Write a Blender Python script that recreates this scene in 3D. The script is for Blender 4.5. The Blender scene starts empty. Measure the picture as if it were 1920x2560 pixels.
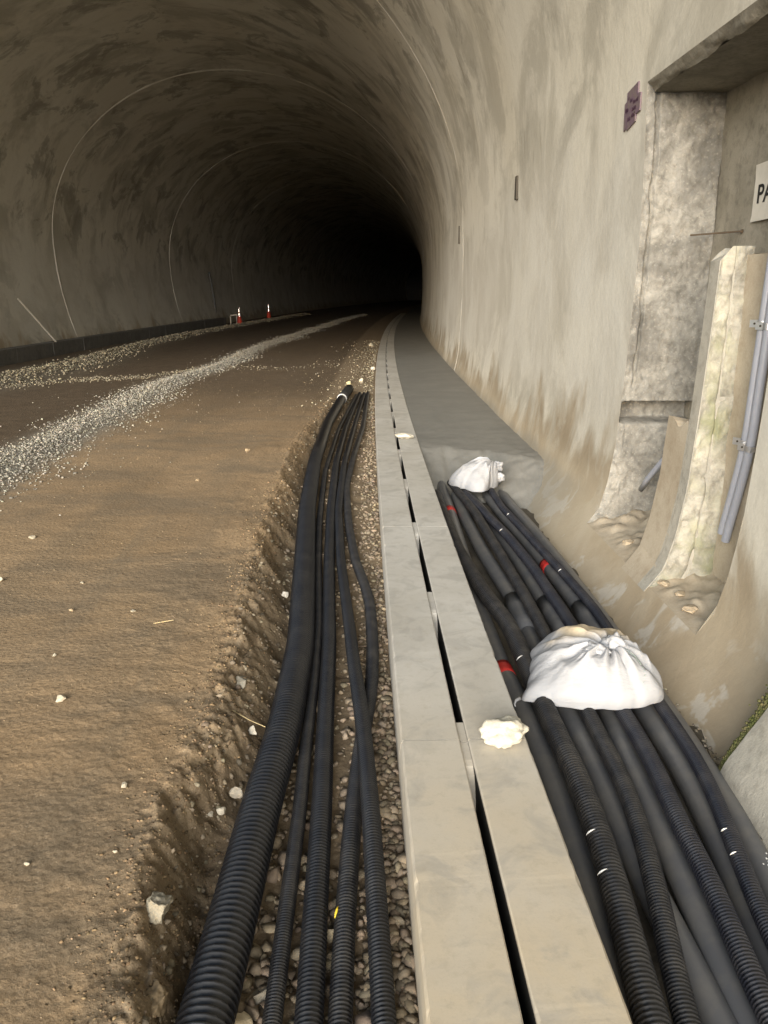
import bpy, math, random
import numpy as np
from mathutils import Vector

random.seed(7); rng = np.random.default_rng(11)
SC = bpy.context.scene
COL = SC.collection

# ------------------------------------------------------------------ camera, sky, sun, exposure
CAM_H = 1.6
cam_d = bpy.data.cameras.new('camera'); cam = bpy.data.objects.new('camera', cam_d); COL.objects.link(cam)
cam.location = (0, 0, CAM_H)
cam.rotation_euler = (math.radians(90 - 15.353), 0, 0)
cam_d.sensor_fit = 'VERTICAL'; cam_d.sensor_height = 36.0; cam_d.lens = 36 * 1995.7 / 2560
cam_d.clip_start = 0.05; cam_d.clip_end = 3000
SC.camera = cam

SUN_AZ, SUN_EL = 12.5, 8.5          # light comes in through the portal, from behind the camera on its left
w = bpy.data.worlds.new('World'); SC.world = w; w.use_nodes = True
wn = w.node_tree
bg = wn.nodes['Background']; sky = wn.nodes.new('ShaderNodeTexSky'); sky.sky_type = 'NISHITA'
sky.sun_disc = False; sky.sun_elevation = math.radians(SUN_EL); sky.sun_rotation = math.radians(180 + SUN_AZ)
sky.air_density = 1.0; sky.dust_density = 2.5
wn.links.new(sky.outputs[0], bg.inputs[0]); bg.inputs[1].default_value = 0.12
sd = bpy.data.lights.new('sun', 'SUN'); so = bpy.data.objects.new('sun', sd); COL.objects.link(so)
sd.energy = 5.0; sd.angle = math.radians(50); sd.color = (1.0, 0.985, 0.955)
az, el = math.radians(SUN_AZ), math.radians(SUN_EL)
dirv = Vector((math.sin(az) * math.cos(el), math.cos(az) * math.cos(el), -math.sin(el)))
so.rotation_euler = dirv.to_track_quat('-Z', 'Y').to_euler()
so.location = (-20, -30, 15)
SC.view_settings.view_transform = 'Standard'; SC.view_settings.look = 'None'
SC.view_settings.gamma = 1.0; SC.view_settings.exposure = 1.2
SC.cycles.max_bounces = 10; SC.cycles.diffuse_bounces = 9; SC.cycles.glossy_bounces = 3
SC.cycles.use_denoising = True
SC.cycles.caustics_reflective = False; SC.cycles.caustics_refractive = False

# ------------------------------------------------------------------ the tunnel's plan: a long right hand bend
A0, A1, A2, A3 = 0.1461, -0.0344, 0.000963, -2.64e-6
YB = 60.0
def px_(y):
    y = np.asarray(y, float); yc = np.clip(y, -15, YB)
    base = A0 + A1*yc + A2*yc**2 + A3*yc**3
    d = A1 + 2*A2*yc + 3*A3*yc**2
    k = np.where(y > YB, A2 + 3*A3*YB, 0.0)
    e = y - yc
    return base + d*e + k*e*e
def sl_(y):
    y = np.asarray(y, float); yc = np.clip(y, -15, YB)
    k = np.where(y > YB, 2*(A2 + 3*A3*YB), 0.0)
    return A1 + 2*A2*yc + 3*A3*yc**2 + k*(y - yc)
def W(s, t, z):
    """s metres along the slot drain, t metres to its right, z up -> world points"""
    s, t, z = np.broadcast_arrays(np.asarray(s, float), np.asarray(t, float), np.asarray(z, float))
    m = sl_(s); n = np.hypot(1, m)
    return np.stack([px_(s) + t/n, s - t*m/n, z], -1)
def w1(s, t, z): return Vector(W(s, t, z).tolist())
def heading(s): return -math.atan(float(sl_(s)))

# ------------------------------------------------------------------ numpy value noise
def _hash(ix, iy, iz, seed):
    h = (ix.astype(np.int64)*374761393 + iy.astype(np.int64)*668265263 + iz.astype(np.int64)*2147483647 + seed*1274126177) & 0xffffffff
    h = ((h ^ (h >> 13)) * 1274126177) & 0xffffffff
    return ((h ^ (h >> 16)) & 0xffff) / 65535.0
def vnoise(x, y, z=0.0, seed=0):
    x, y, z = np.broadcast_arrays(np.asarray(x, float), np.asarray(y, float), np.asarray(z, float))
    fx, fy, fz = np.floor(x), np.floor(y), np.floor(z)
    u, v, q = x-fx, y-fy, z-fz
    u, v, q = u*u*(3-2*u), v*v*(3-2*v), q*q*(3-2*q)
    r = 0
    for i in (0, 1):
        for j in (0, 1):
            for k in (0, 1):
                r = r + _hash(fx+i, fy+j, fz+k, seed)*(u if i else 1-u)*(v if j else 1-v)*(q if k else 1-q)
    return r*2 - 1
def fbm(x, y, z=0.0, seed=0, o=4):
    a, r, f = 1.0, 0, 1.0
    for i in range(o):
        r = r + a*vnoise(np.asarray(x)*f, np.asarray(y)*f, np.asarray(z)*f, seed+i*17); a *= .5; f *= 2.03
    return r
def sst(a, b, x):
    q = np.clip((np.asarray(x, float)-a)/(b-a), 0, 1); return q*q*(3-2*q)

# ------------------------------------------------------------------ object helpers
def tag(o, label=None, cat=None, group=None, kind=None):
    if label: o['label'] = label
    if cat: o['category'] = cat
    if group: o['group'] = group
    if kind: o['kind'] = kind
    return o
def link(name, me, mat, parent=None, smooth=False):
    if mat is not None: me.materials.append(mat)
    if smooth: me.polygons.foreach_set('use_smooth', np.ones(len(me.polygons), bool))
    o = bpy.data.objects.new(name, me); COL.objects.link(o)
    if parent is not None:
        o.parent = parent
        o.matrix_parent_inverse = parent.matrix_basis.inverted()
    return o
def empty(name, loc, rz=0.0):
    o = bpy.data.objects.new(name, None); COL.objects.link(o); o.location = loc; o.rotation_euler = (0, 0, rz)
    o.empty_display_size = .1
    return o
def mesh_np(name, V, F, uv=None, col=None):
    """V (n,3), F (m,k) all the same k"""
    V = np.asarray(V, np.float32).reshape(-1, 3); F = np.asarray(F, np.int32)
    k = F.shape[1]
    me = bpy.data.meshes.new(name)
    me.vertices.add(len(V)); me.vertices.foreach_set('co', V.ravel())
    me.loops.add(F.size); me.loops.foreach_set('vertex_index', F.ravel())
    me.polygons.add(len(F)); me.polygons.foreach_set('loop_start', np.arange(0, F.size, k, dtype=np.int32))
    me.update(calc_edges=True)
    if uv is not None:
        l = me.uv_layers.new(name='UVMap'); l.data.foreach_set('uv', np.asarray(uv, np.float32)[F.ravel()].ravel())
    if col is not None:
        c = me.color_attributes.new('tint', 'FLOAT_COLOR', 'POINT')
        rgba = np.ones((len(V), 4), np.float32); rgba[:, :col.shape[1]] = col
        c.data.foreach_set('color', rgba.ravel())
    me.validate()
    return me
def mesh_py(name, V, F):
    me = bpy.data.meshes.new(name); me.from_pydata([tuple(map(float, v)) for v in V], [], F); me.update(); return me
def grid_faces(nu, nv, wrap_v=False, mask=None):
    i = np.arange(nu-1)[:, None]; j = np.arange(nv if wrap_v else nv-1)[None, :]
    j2 = (j+1) % nv
    F = np.stack(np.broadcast_arrays(i*nv+j, (i+1)*nv+j, (i+1)*nv+j2, i*nv+j2), -1)
    if mask is not None: F = F[mask]
    return F.reshape(-1, 4)
class MB:
    """collects simple solids in (s,t,z) or local space"""
    def __init__(s): s.V = []; s.F = []
    def add(s, V, F):
        b = len(s.V); s.V += [tuple(v) for v in V]; s.F += [tuple(b+i for i in f) for f in F]
    def box(s, x0, x1, y0, y1, z0, z1):
        V = [(x, y, z) for x in (x0, x1) for y in (y0, y1) for z in (z0, z1)]
        s.add(V, [(0,1,3,2), (4,6,7,5), (0,4,5,1), (2,3,7,6), (0,2,6,4), (1,5,7,3)])
    def tube(s, pts, r, n=10, cap=True):
        pts = [Vector(p) for p in pts]; rr = r if hasattr(r, '__len__') else [r]*len(pts)
        V = []; F = []
        for i, p in enumerate(pts):
            d = (pts[min(i+1, len(pts)-1)] - pts[max(i-1, 0)]).normalized()
            up = Vector((0, 0, 1)) if abs(d.z) < .95 else Vector((1, 0, 0))
            a = d.cross(up).normalized(); b = a.cross(d)
            for k in range(n):
                q = 2*math.pi*k/n; V.append(p + a*math.cos(q)*rr[i] + b*math.sin(q)*rr[i])
        for i in range(len(pts)-1):
            for k in range(n):
                k2 = (k+1) % n; F.append((i*n+k, (i+1)*n+k, (i+1)*n+k2, i*n+k2))
        if cap:
            F.append(tuple(range(n))); F.append(tuple((len(pts)-1)*n + k for k in range(n-1, -1, -1)))
        s.add(V, F)
    def lathe(s, prof, n=24, c=(0, 0)):
        V = []; F = []
        for r, z in prof:
            for k in range(n):
                q = 2*math.pi*k/n; V.append((c[0]+r*math.cos(q), c[1]+r*math.sin(q), z))
        for i in range(len(prof)-1):
            for k in range(n):
                k2 = (k+1) % n; F.append((i*n+k, i*n+k2, (i+1)*n+k2, (i+1)*n+k))
        s.add(V, F)
    def build(s, name, mat, parent=None, smooth=False, stz=False, bevel=0):
        V = s.V
        if stz:
            a = np.array(V); V = W(a[:, 0], a[:, 1], a[:, 2])
        me = mesh_py(name, V, s.F)
        import bmesh
        bm = bmesh.new(); bm.from_mesh(me); bmesh.ops.recalc_face_normals(bm, faces=bm.faces[:])
        if bevel:
            bmesh.ops.bevel(bm, geom=[e for e in bm.edges if e.calc_face_angle(0) > .5], offset=bevel, segments=2, profile=.5, affect='EDGES')
        bm.to_mesh(me); bm.free()
        return link(name, me, mat, parent, smooth)

# ------------------------------------------------------------------ materials
class NT:
    def __init__(s, name):
        s.m = bpy.data.materials.new(name); s.m.use_nodes = True; s.t = s.m.node_tree; s.n = s.t.nodes
        s.b = s.n['Principled BSDF']; s.b.inputs['Specular IOR Level'].default_value = .3
    def l(s, a, b): s.t.links.new(a, b)
    def nd(s, k, **kw):
        x = s.n.new(k)
        for a, v in kw.items(): setattr(x, a, v)
        return x
    def coord(s, kind='world', scale=(1, 1, 1)):
        if kind == 'world': o = s.nd('ShaderNodeNewGeometry').outputs['Position']
        elif kind == 'uv': o = s.nd('ShaderNodeUVMap').outputs[0]
        else: o = s.nd('ShaderNodeTexCoord').outputs['Object']
        mp = s.nd('ShaderNodeMapping'); mp.inputs['Scale'].default_value = scale; s.l(o, mp.inputs[0]); return mp.outputs[0]
    def noise(s, c, scale=5, detail=4, rough=.55, dist=0):
        x = s.nd('ShaderNodeTexNoise'); x.inputs['Scale'].default_value = scale; x.inputs['Detail'].default_value = detail
        x.inputs['Roughness'].default_value = rough; x.inputs['Distortion'].default_value = dist; s.l(c, x.inputs['Vector']); return x.outputs[0]
    def vor(s, c, scale=5, feat='F1'):
        x = s.nd('ShaderNodeTexVoronoi', feature=feat); x.inputs['Scale'].default_value = scale; s.l(c, x.inputs['Vector']); return x
    def ramp(s, f, stops, interp='LINEAR'):
        x = s.nd('ShaderNodeValToRGB'); x.color_ramp.interpolation = interp; e = x.color_ramp.elements
        while len(e) < len(stops): e.new(.5)
        for k, (p, c) in zip(e, stops):
            k.position = p; k.color = (c, c, c, 1) if not hasattr(c, '__len__') else (*c, 1)
        s.l(f, x.inputs[0]); return x.outputs[0]
    def mix(s, f, a, b, blend='MIX'):
        x = s.nd('ShaderNodeMix', data_type='RGBA', blend_type=blend)
        for v, i in ((f, 0), (a, 6), (b, 7)):
            if isinstance(v, (int, float)): x.inputs[i].default_value = v
            elif isinstance(v, tuple): x.inputs[i].default_value = (*v, 1)
            else: s.l(v, x.inputs[i])
        return x.outputs[2]
    def math(s, op, a, b=0.0, clamp=False):
        x = s.nd('ShaderNodeMath', operation=op, use_clamp=clamp)
        for v, i in ((a, 0), (b, 1)):
            if isinstance(v, (int, float)): x.inputs[i].default_value = v
            else: s.l(v, x.inputs[i])
        return x.outputs[0]
    def sep(s, c):
        x = s.nd('ShaderNodeSeparateXYZ'); s.l(c, x.inputs[0]); return x.outputs
    def rng_(s, f, a, b, c=0.0, d=1.0):
        x = s.nd('ShaderNodeMapRange', interpolation_type='SMOOTHSTEP'); s.l(f, x.inputs[0])
        for v, i in ((a, 1), (b, 2), (c, 3), (d, 4)): x.inputs[i].default_value = v
        return x.outputs[0]
    def bump(s, h, strength=.3, dist=.01, prev=None):
        x = s.nd('ShaderNodeBump'); x.inputs['Strength'].default_value = strength; x.inputs['Distance'].default_value = dist
        s.l(h, x.inputs['Height'])
        if prev is not None: s.l(prev, x.inputs['Normal'])
        return x.outputs[0]
    def out(s, col=None, rough=.8, normal=None, metal=0.0):
        for v, i in ((col, 'Base Color'), (rough, 'Roughness'), (metal, 'Metallic')):
            if v is None: continue
            if isinstance(v, (int, float)): s.b.inputs[i].default_value = v
            elif isinstance(v, tuple): s.b.inputs[i].default_value = (*v, 1)
            else: s.l(v, s.b.inputs[i])
        if normal is not None: s.l(normal, s.b.inputs['Normal'])
        return s.m

def mat_lining():
    m = NT('lining_concrete'); uv = m.coord('uv'); P = m.coord('world')
    Z = m.sep(P)[2]
    big = m.noise(m.coord('uv', (.30, .26, 1)), 1, 5, .6, .8)
    smear = m.noise(m.coord('uv', (.62, .50, 1)), 1.3, 8, .68, .5)
    smear2 = m.noise(m.coord('uv', (5.0, .40, 1)), 1.2, 5, .6, .3)
    base = m.mix(m.ramp(big, [(.35, 0), (.68, 1)]), (.55, .522, .44), (.615, .60, .535))
    base = m.mix(m.ramp(smear, [(.47, 0), (.58, .55), (.75, .68)]), base, (.285, .268, .22))
    base = m.mix(m.ramp(smear2, [(.50, 0), (.68, .10)]), base, (.30, .28, .228))
    blotch = m.noise(m.coord('uv', (.55, .62, 1)), 1.25, 8, .68, .6)
    vf = m.rng_(m.sep(uv)[1], 4.5, 7.5, .38, 1.0)
    base = m.mix(m.math('MULTIPLY', vf, m.ramp(blotch, [(.53, 0), (.57, .45), (.70, .70)])), base, (.15, .142, .118))
    drop = m.noise(m.coord('uv', (2.6, .7, 1)), 1.3, 3, .5, .6)
    base = m.mix(m.ramp(drop, [(.66, 0), (.72, .45)]), base, (.20, .18, .135))
    # pale trowelled band at working height
    pale = m.math('MULTIPLY', m.rng_(Z, 3.4, 2.2), m.rng_(Z, .25, .9))
    pale = m.math('MULTIPLY', pale, m.ramp(m.noise(m.coord('uv', (.5, .5, 1)), 1.4, 3), [(.32, .35), (.6, .92)]))
    base = m.mix(pale, base, m.mix(m.ramp(smear, [(.4, 0), (.62, 1)]), (.56, .55, .50), (.49, .47, .415)))
    # damp brown tide marks rising from the floor in ragged tongues
    tong = m.noise(m.coord('uv', (.75, .34, 1)), 1.5, 5, .55, .5)
    hh = m.math('ADD', m.math('MULTIPLY', Z, -.50), m.math('MULTIPLY', tong, 1.55))
    damp = m.rng_(hh, .46, .68)
    patch_ = m.ramp(m.noise(m.coord('uv', (1.6, 1.2, 1)), 1.5, 4, .6, .8), [(.35, .25), (.55, 1)])
    dampc = m.mix(m.ramp(m.noise(P, 2.2, 5), [(.3, 0), (.7, 1)]), (.27, .222, .155), (.40, .345, .26))
    base = m.mix(m.math('MULTIPLY', damp, patch_), base, dampc)
    yy = m.sep(P)[1]
    cem = m.math('MULTIPLY', m.math('MULTIPLY', m.rng_(m.math('ADD', Z, m.math('MULTIPLY', tong, -.35)), -.05, -.22), m.rng_(yy, 6.0, 7.2)), m.rng_(m.sep(uv)[1], 3.2, 2.6))
    low = m.rng_(Z, .35, -.05)
    base = m.mix(m.math('MULTIPLY', low, .75), base, m.mix(m.ramp(big, [(.4, 0), (.6, 1)]), (.37, .30, .205), (.43, .37, .27)))
    chalk = m.ramp(m.noise(P, 3.1, 4, .55, .6), [(.55, 0), (.60, .75)])
    base = m.mix(m.math('MULTIPLY', chalk, m.rng_(Z, .12, -.1)), base, (.50, .475, .42))
    base = m.mix(m.math('MULTIPLY', cem, .6), base, (.20, .195, .17))
    fine = m.noise(P, 45, 5, .7); mid = m.noise(P, 7, 4)
    base = m.mix(m.ramp(fine, [(.3, .18), (.7, 0)]), base, (.22, .2, .16))
    nb = m.bump(smear, .25, .05); nb = m.bump(mid, .25, .02, nb); nb = m.bump(fine, .25, .004, nb)
    return m.out(base, m.ramp(damp, [(0, .85), (1, .65)]), nb)

def mat_concrete(name, c1, c2, dark=(.1, .09, .07), scale=1.0, stain=.5, rough=.85, bump=.3, kind='world', speck=.0):
    m = NT(name); P = m.coord(kind)
    a = m.noise(P, 1.6*scale, 5, .6, .4); b = m.noise(P, 9*scale, 5, .65); c = m.noise(P, 60*scale, 4, .7)
    base = m.mix(m.ramp(a, [(.35, 0), (.65, 1)]), c1, c2)
    base = m.mix(m.ramp(b, [(.48, 0), (.72, stain)]), base, dark)
    if speck:
        v = m.vor(P, 70*scale); base = m.mix(m.ramp(v.outputs[0], [(.0, speck), (.16, 0)]), base, (.7, .68, .62))
    base = m.mix(m.ramp(c, [(.3, .25), (.6, 0)]), base, dark)
    nb = m.bump(b, bump, .012); nb = m.bump(c, bump, .003, nb)
    return m.out(base, rough, nb)

def mat_rough_jamb(name, moss=0.0, tint=(1, 1, 1)):
    m = NT(name); P = m.coord('world')
    a = m.noise(P, 2.2, 6, .65, .8); b = m.noise(P, 14, 6, .7, .5); v = m.vor(P, 34); c = m.noise(P, 80, 3)
    k = lambda q: tuple(x*y for x, y in zip(q, tint))
    base = m.mix(m.ramp(a, [(.36, 0), (.60, 1)]), k((.15, .146, .132)), k((.30, .29, .258)))
    base = m.mix(m.ramp(b, [(.46, 0), (.66, .65)]), base, k((.105, .098, .083)))
    base = m.mix(m.ramp(b, [(.30, .4), (.42, 0)]), base, (.48, .46, .41))
    base = m.mix(m.ramp(v.outputs[0], [(.05, .3), (.3, 0)]), base, (.46, .44, .39))
    if moss:
        g = m.noise(P, 3.6, 5, .6, .3)
        base = m.mix(m.math('MULTIPLY', m.ramp(g, [(.50, 0), (.66, .8)]), moss), base, (.24, .26, .12))
        base = m.mix(m.math('MULTIPLY', m.ramp(m.noise(P, 5.3, 4), [(.50, 0), (.62, 1)]), moss*.7), base, (.42, .41, .31))
    nb = m.bump(b, .38, .016); nb = m.bump(v.outputs[0], .3, .006, nb); nb = m.bump(c, .3, .003, nb)
    return m.out(base, .9, nb)

def mat_drain():
    m = NT('drain_concrete'); P = m.coord('world'); O = m.coord('uv')
    a = m.noise(P, 1.5, 5, .6, .5); b = m.noise(P, 6, 5, .6, .8); c = m.noise(P, 130, 3, .7); d = m.noise(P, 22, 5, .7)
    y = m.sep(P)[1]
    base = m.mix(m.ramp(a, [(.35, 0), (.65, 1)]), (.40, .385, .345), (.49, .48, .445))
    base = m.mix(m.math('MULTIPLY', m.rng_(y, 3.6, 1.2), m.ramp(m.noise(P, 2.6, 5, .6, .5), [(.3, .55), (.6, 1)])), base, (.50, .425, .305))            # brown dust trodden onto the near blocks
    base = m.mix(m.ramp(b, [(.50, 0), (.64, .42)]), base, (.27, .262, .24))
    base = m.mix(m.ramp(d, [(.52, 0), (.75, .4)]), base, (.31, .275, .21))
    base = m.mix(m.ramp(c, [(.25, .3), (.45, 0)]), base, (.3, .28, .24))
    v = m.vor(P, 9); base = m.mix(m.ramp(v.outputs[0], [(.018, .8), (.03, 0)]), base, (.75, .73, .66))
    nb = m.bump(d, .12, .004); nb = m.bump(c, .12, .0015, nb)
    return m.out(base, .62, nb)

def mat_ground():
    m = NT('tunnel_dirt'); P = m.coord('world'); U = m.sep(m.coord('uv'))   # uv = (s, t)
    s_, t_ = U[0], U[1]
    a = m.noise(P, .8, 6, .6, .6); b = m.noise(P, 5, 6, .65, .3); c = m.noise(P, 55, 5, .75); d = m.noise(P, 18, 4)
    tr = m.noise(m.coord('uv', (.12, 2.6, 1)), 1.4, 5, .6, .2)
    tan = m.mix(m.ramp(a, [(.32, 0), (.66, 1)]), (.25, .172, .094), (.345, .245, .142))
    tan = m.mix(m.ramp(b, [(.42, 0), (.7, .45)]), tan, (.205, .150, .090))
    tan = m.mix(m.ramp(tr, [(.48, 0), (.66, .5)]), tan, (.20, .155, .10))
    smg = m.noise(m.coord('uv', (1.1, .45, 1)), 1.3, 6, .62, .7)
    tan = m.mix(m.ramp(smg, [(.48, 0), (.62, .65)]), tan, (.175, .138, .092))
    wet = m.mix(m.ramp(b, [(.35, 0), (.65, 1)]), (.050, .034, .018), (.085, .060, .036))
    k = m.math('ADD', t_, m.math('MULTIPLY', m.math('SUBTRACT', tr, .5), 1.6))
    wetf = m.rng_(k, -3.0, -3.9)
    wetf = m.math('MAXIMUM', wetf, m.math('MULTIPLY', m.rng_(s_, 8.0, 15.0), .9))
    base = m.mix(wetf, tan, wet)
    fa = m.nd('ShaderNodeVertexColor', layer_name='tint'); fs = m.sep(fa.outputs[0])[0]
    ff = m.math('MULTIPLY', fs, m.ramp(m.noise(P, 9, 5, .7), [(.30, .45), (.55, 1)]))
    base = m.mix(ff, base, m.mix(m.ramp(c, [(.35, 0), (.65, 1)]), (.15, .135, .105), (.30, .28, .235)))
    # bank and trench floor: darker dug soil
    base = m.mix(m.rng_(m.math('ADD', t_, m.math('MULTIPLY', m.math('SUBTRACT', d, .5), .16)), -.86, -.70), base,
                 m.mix(m.ramp(b, [(.3, 0), (.7, 1)]), (.145, .106, .066), (.245, .19, .122)))
    v = m.vor(P, 42)
    base = m.mix(m.ramp(v.outputs[0], [(.07, .55), (.14, 0)]), base, (.36, .30, .22))
    base = m.mix(m.ramp(c, [(.32, .55), (.5, 0)]), base, (.09, .06, .034))
    g2 = m.noise(P, 170, 3, .7); base = m.mix(m.ramp(g2, [(.30, .5), (.48, 0)]), base, (.12, .085, .05)); base = m.mix(m.ramp(g2, [(.56, 0), (.72, .45)]), base, (.46, .36, .24))
    nb = m.bump(b, .22, .03); nb = m.bump(d, .4, .010, nb); nb = m.bump(c, .7, .006, nb); nb = m.bump(v.outputs[0], .4, .006, nb)
    return m.out(base, .93, nb)

def mat_stone(name='stone', bump=.35):
    m = NT(name); a = m.nd('ShaderNodeVertexColor', layer_name='tint'); P = m.coord('world')
    n = m.noise(P, 40, 5, .7); n2 = m.noise(P, 160, 3)
    base = m.mix(m.ramp(n, [(.35, .5), (.6, 0)]), a.outputs[0], m.mix(1.0, a.outputs[0], (.55, .5, .42), 'MULTIPLY'))
    nb = m.bump(n, bump, .008); nb = m.bump(n2, bump, .002, nb)
    return m.out(base, .88, nb)

def mat_plain(name, c, rough=.5, metal=0.0, var=.0, spec=.3, dust=None, dscale=8, bump=0.0):
    m = NT(name); m.b.inputs['Specular IOR Level'].default_value = spec
    P = m.coord('world'); n = m.noise(P, dscale, 5, .65)
    col = c
    if dust: col = m.mix(m.ramp(n, [(.42, 0), (.70, var)]), c, dust)
    elif var: col = m.mix(m.ramp(n, [(.3, 0), (.7, var)]), c, tuple(x*.5 for x in c))
    nb = m.bump(m.noise(P, dscale*6, 4), bump, .003) if bump else None
    return m.out(col, rough, nb, metal)

def mat_bag(name, stain=.0):
    m = NT(name); O = m.coord('obj')
    wv = m.nd('ShaderNodeTexChecker'); wv.inputs['Scale'].default_value = 520; m.l(O, wv.inputs[0])
    a = m.noise(O, 5, 4, .6); b = m.noise(O, 26, 5, .6, 1.0); f = m.noise(m.coord('obj', (3, 14, 14)), 3, 4, .6)
    base = m.mix(m.ramp(a, [(.45, 0), (.75, .35)]), (.37, .378, .395), (.32, .315, .305))
    xyz = m.sep(O)
    if stain:
        k = m.math('MULTIPLY', m.rng_(xyz[1], .0, .16), m.rng_(xyz[2], .10, .18))
        base = m.mix(m.math('MULTIPLY', k, stain), base, (.62, .49, .30))
    nb = m.bump(f, .22, .02); nb = m.bump(b, .18, .008, nb); nb = m.bump(wv.outputs[1], .08, .001, nb)
    return m.out(base, .62, nb)

M = {}
M['lining'] = mat_lining()
M['ridge'] = mat_concrete('joint_mortar', (.58, .56, .50), (.68, .66, .60), (.3, .28, .24), 2, .3)
M['walk'] = mat_concrete('fresh_concrete', (.185, .185, .172), (.225, .222, .205), (.14, .138, .125), 1.2, .35, .55, .2)
M['kerb'] = mat_concrete('kerb_concrete', (.105, .105, .10), (.15, .148, .14), (.05, .05, .045), 1.5, .5, .7)
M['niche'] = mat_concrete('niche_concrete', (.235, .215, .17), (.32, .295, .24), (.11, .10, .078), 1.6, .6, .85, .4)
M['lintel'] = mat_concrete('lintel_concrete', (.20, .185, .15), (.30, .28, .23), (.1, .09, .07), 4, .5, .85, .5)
M['jamb'] = mat_rough_jamb('rough_broken_concrete')
M['pilaster'] = mat_rough_jamb('mossy_broken_concrete', .6, (1.35, 1.34, 1.28))
M['plaster'] = mat_concrete('brown_smooth_plaster', (.385, .33, .25), (.45, .40, .315), (.22, .17, .11), 1.4, .4, .7, .2)
M['block'] = mat_concrete('grey_cast_concrete', (.33, .32, .28), (.42, .40, .345), (.18, .17, .14), 2, .45, .9, .4)
M['moss'] = mat_plain('moss', (.075, .085, .03), .95, 0, .8, .1, (.16, .135, .075), 30, .6)
M['ground'] = mat_ground()
M['mud'] = mat_concrete('trench_mud', (.07, .062, .05), (.11, .098, .078), (.03, .027, .022), 3, .5, .7, .5)
M['terrain'] = mat_concrete('pale_bounce_ground', (.33, .30, .25), (.42, .39, .33), (.2, .18, .15), .6, .4, .95, .3)  # outside ground, unseen, made pale to bounce light up into the vault
M['stone'] = mat_stone()
M['drain'] = mat_drain()
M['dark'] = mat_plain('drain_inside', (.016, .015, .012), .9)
M['black'] = mat_plain('black_ribbed_plastic', (.010, .0105, .0125), .32, 0, .22, .5, (.05, .048, .044), 9)
M['blackdusty'] = mat_plain('dusty_black_plastic', (.014, .014, .0155), .36, 0, .40, .5, (.075, .07, .062), 11)
M['navy'] = mat_plain('navy_black_plastic', (.013, .014, .020), .34, 0, .35, .5, (.065, .062, .06), 10)
M['greypipe'] = mat_plain('dusty_grey_plastic', (.10, .104, .112), .40, 0, .7, .5, (.17, .163, .148), 6)
M['paper_white'] = mat_plain('white_scuff', (.7, .7, .68), .6)
M['red'] = mat_plain('red_tape', (.50, .035, .03), .45, 0, .3)
M['yellow'] = mat_plain('yellow_paint', (.75, .55, .05), .5)
M['conduit'] = mat_plain('grey_pvc', (.30, .315, .36), .33, 0, .25, .5)
M['zinc'] = mat_plain('zinc_metal', (.72, .73, .76), .3, .85, .2)
M['rust'] = mat_plain('rusty_steel', (.16, .12, .085), .7, .3, .6)
M['bag'] = mat_bag('woven_white_sack', .75)
M['bag2'] = mat_bag('woven_white_sack_clean')
M['thread'] = mat_plain('grey_green_thread', (.22, .27, .24), .8)
M['orange'] = mat_plain('orange_cone_plastic', (.55, .055, .025), .5, 0, .3)
M['reflect'] = mat_plain('reflective_sleeve', (.97, .97, .97), .22, .95)
M['rubber'] = mat_plain('black_rubber', (.02, .02, .02), .7)
M['purple'] = mat_plain('purple_plate', (.15, .105, .135), .5, 0, .8, .3, (.19, .165, .13), 16)
M['purpleink'] = mat_plain('dark_purple_ink', (.045, .014, .04), .6)
M['signwhite'] = mat_plain('white_sign_board', (.66, .63, .56), .55, 0, .4, .3, (.48, .45, .38), 14)
M['ink'] = mat_plain('black_ink', (.012, .012, .012), .6)
M['wood'] = mat_plain('pale_timber', (.48, .45, .38), .8, 0, .3)
M['straw'] = mat_plain('dry_straw', (.45, .36, .2), .8)
M['steeldark'] = mat_plain('dark_steel', (.07, .062, .05), .7, .2, .4)

# ------------------------------------------------------------------ tunnel lining
TC, RR, ZC, SLV, SKEW = -3.4, 5.2, 2.83, 0.968, 0.742
def skew(t): return SKEW*(np.asarray(t) - TC)
PORTAL = -4.0                     # where the lining starts behind the camera (on the axis)
NS0, NS1, NZ0, NZ1 = 3.8, 5.9, -.12, 2.97   # niche opening
right = [(1.24, -.45), (1.33, -.37), (1.45, -.28), (1.53, -.20), (1.595, NZ0), (1.68, 0), (1.73, .2), (1.77, .48), (1.795, .9), (1.815, 1.4), (1.828, 1.9), (1.822, 2.4), (1.803, 2.8)]
rz = np.array([p[1] for p in right]); rt = np.array([p[0] for p in right])
def wall_t(z):
    """right wall surface at height z"""
    z = np.asarray(z, float)
    lo = np.interp(z, rz, rt)
    hi = TC + RR*np.sqrt(np.clip(1-((z-ZC)/(RR*SLV))**2, 0, 1))
    return np.where(z < 2.8, lo, hi)
prof = list(right)
prof.append((float(wall_t(NZ1)), NZ1))
for q in np.radians(np.arange(4, 178, 2.5)):
    prof.append((TC + RR*math.cos(q), ZC + RR*SLV*math.sin(q)))
prof += [(-8.6, ZC), (-8.58, 2.2), (-8.52, 1.6), (-8.43, 1.05), (-8.32, .55), (-8.22, .1), (-8.15, -.3)]
# densify the right hand side a little
den = []
for (t0, z0), (t1, z1) in zip(prof[:-1], prof[1:]):
    n = max(1, int(math.hypot(t1-t0, z1-z0)/.22))
    for k in range(n): den.append((t0+(t1-t0)*k/n, z0+(z1-z0)*k/n))
den.append(prof[-1])
PT = np.array(den); ARC = np.r_[0, np.cumsum(np.hypot(*np.diff(PT, axis=0).T))]

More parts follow.
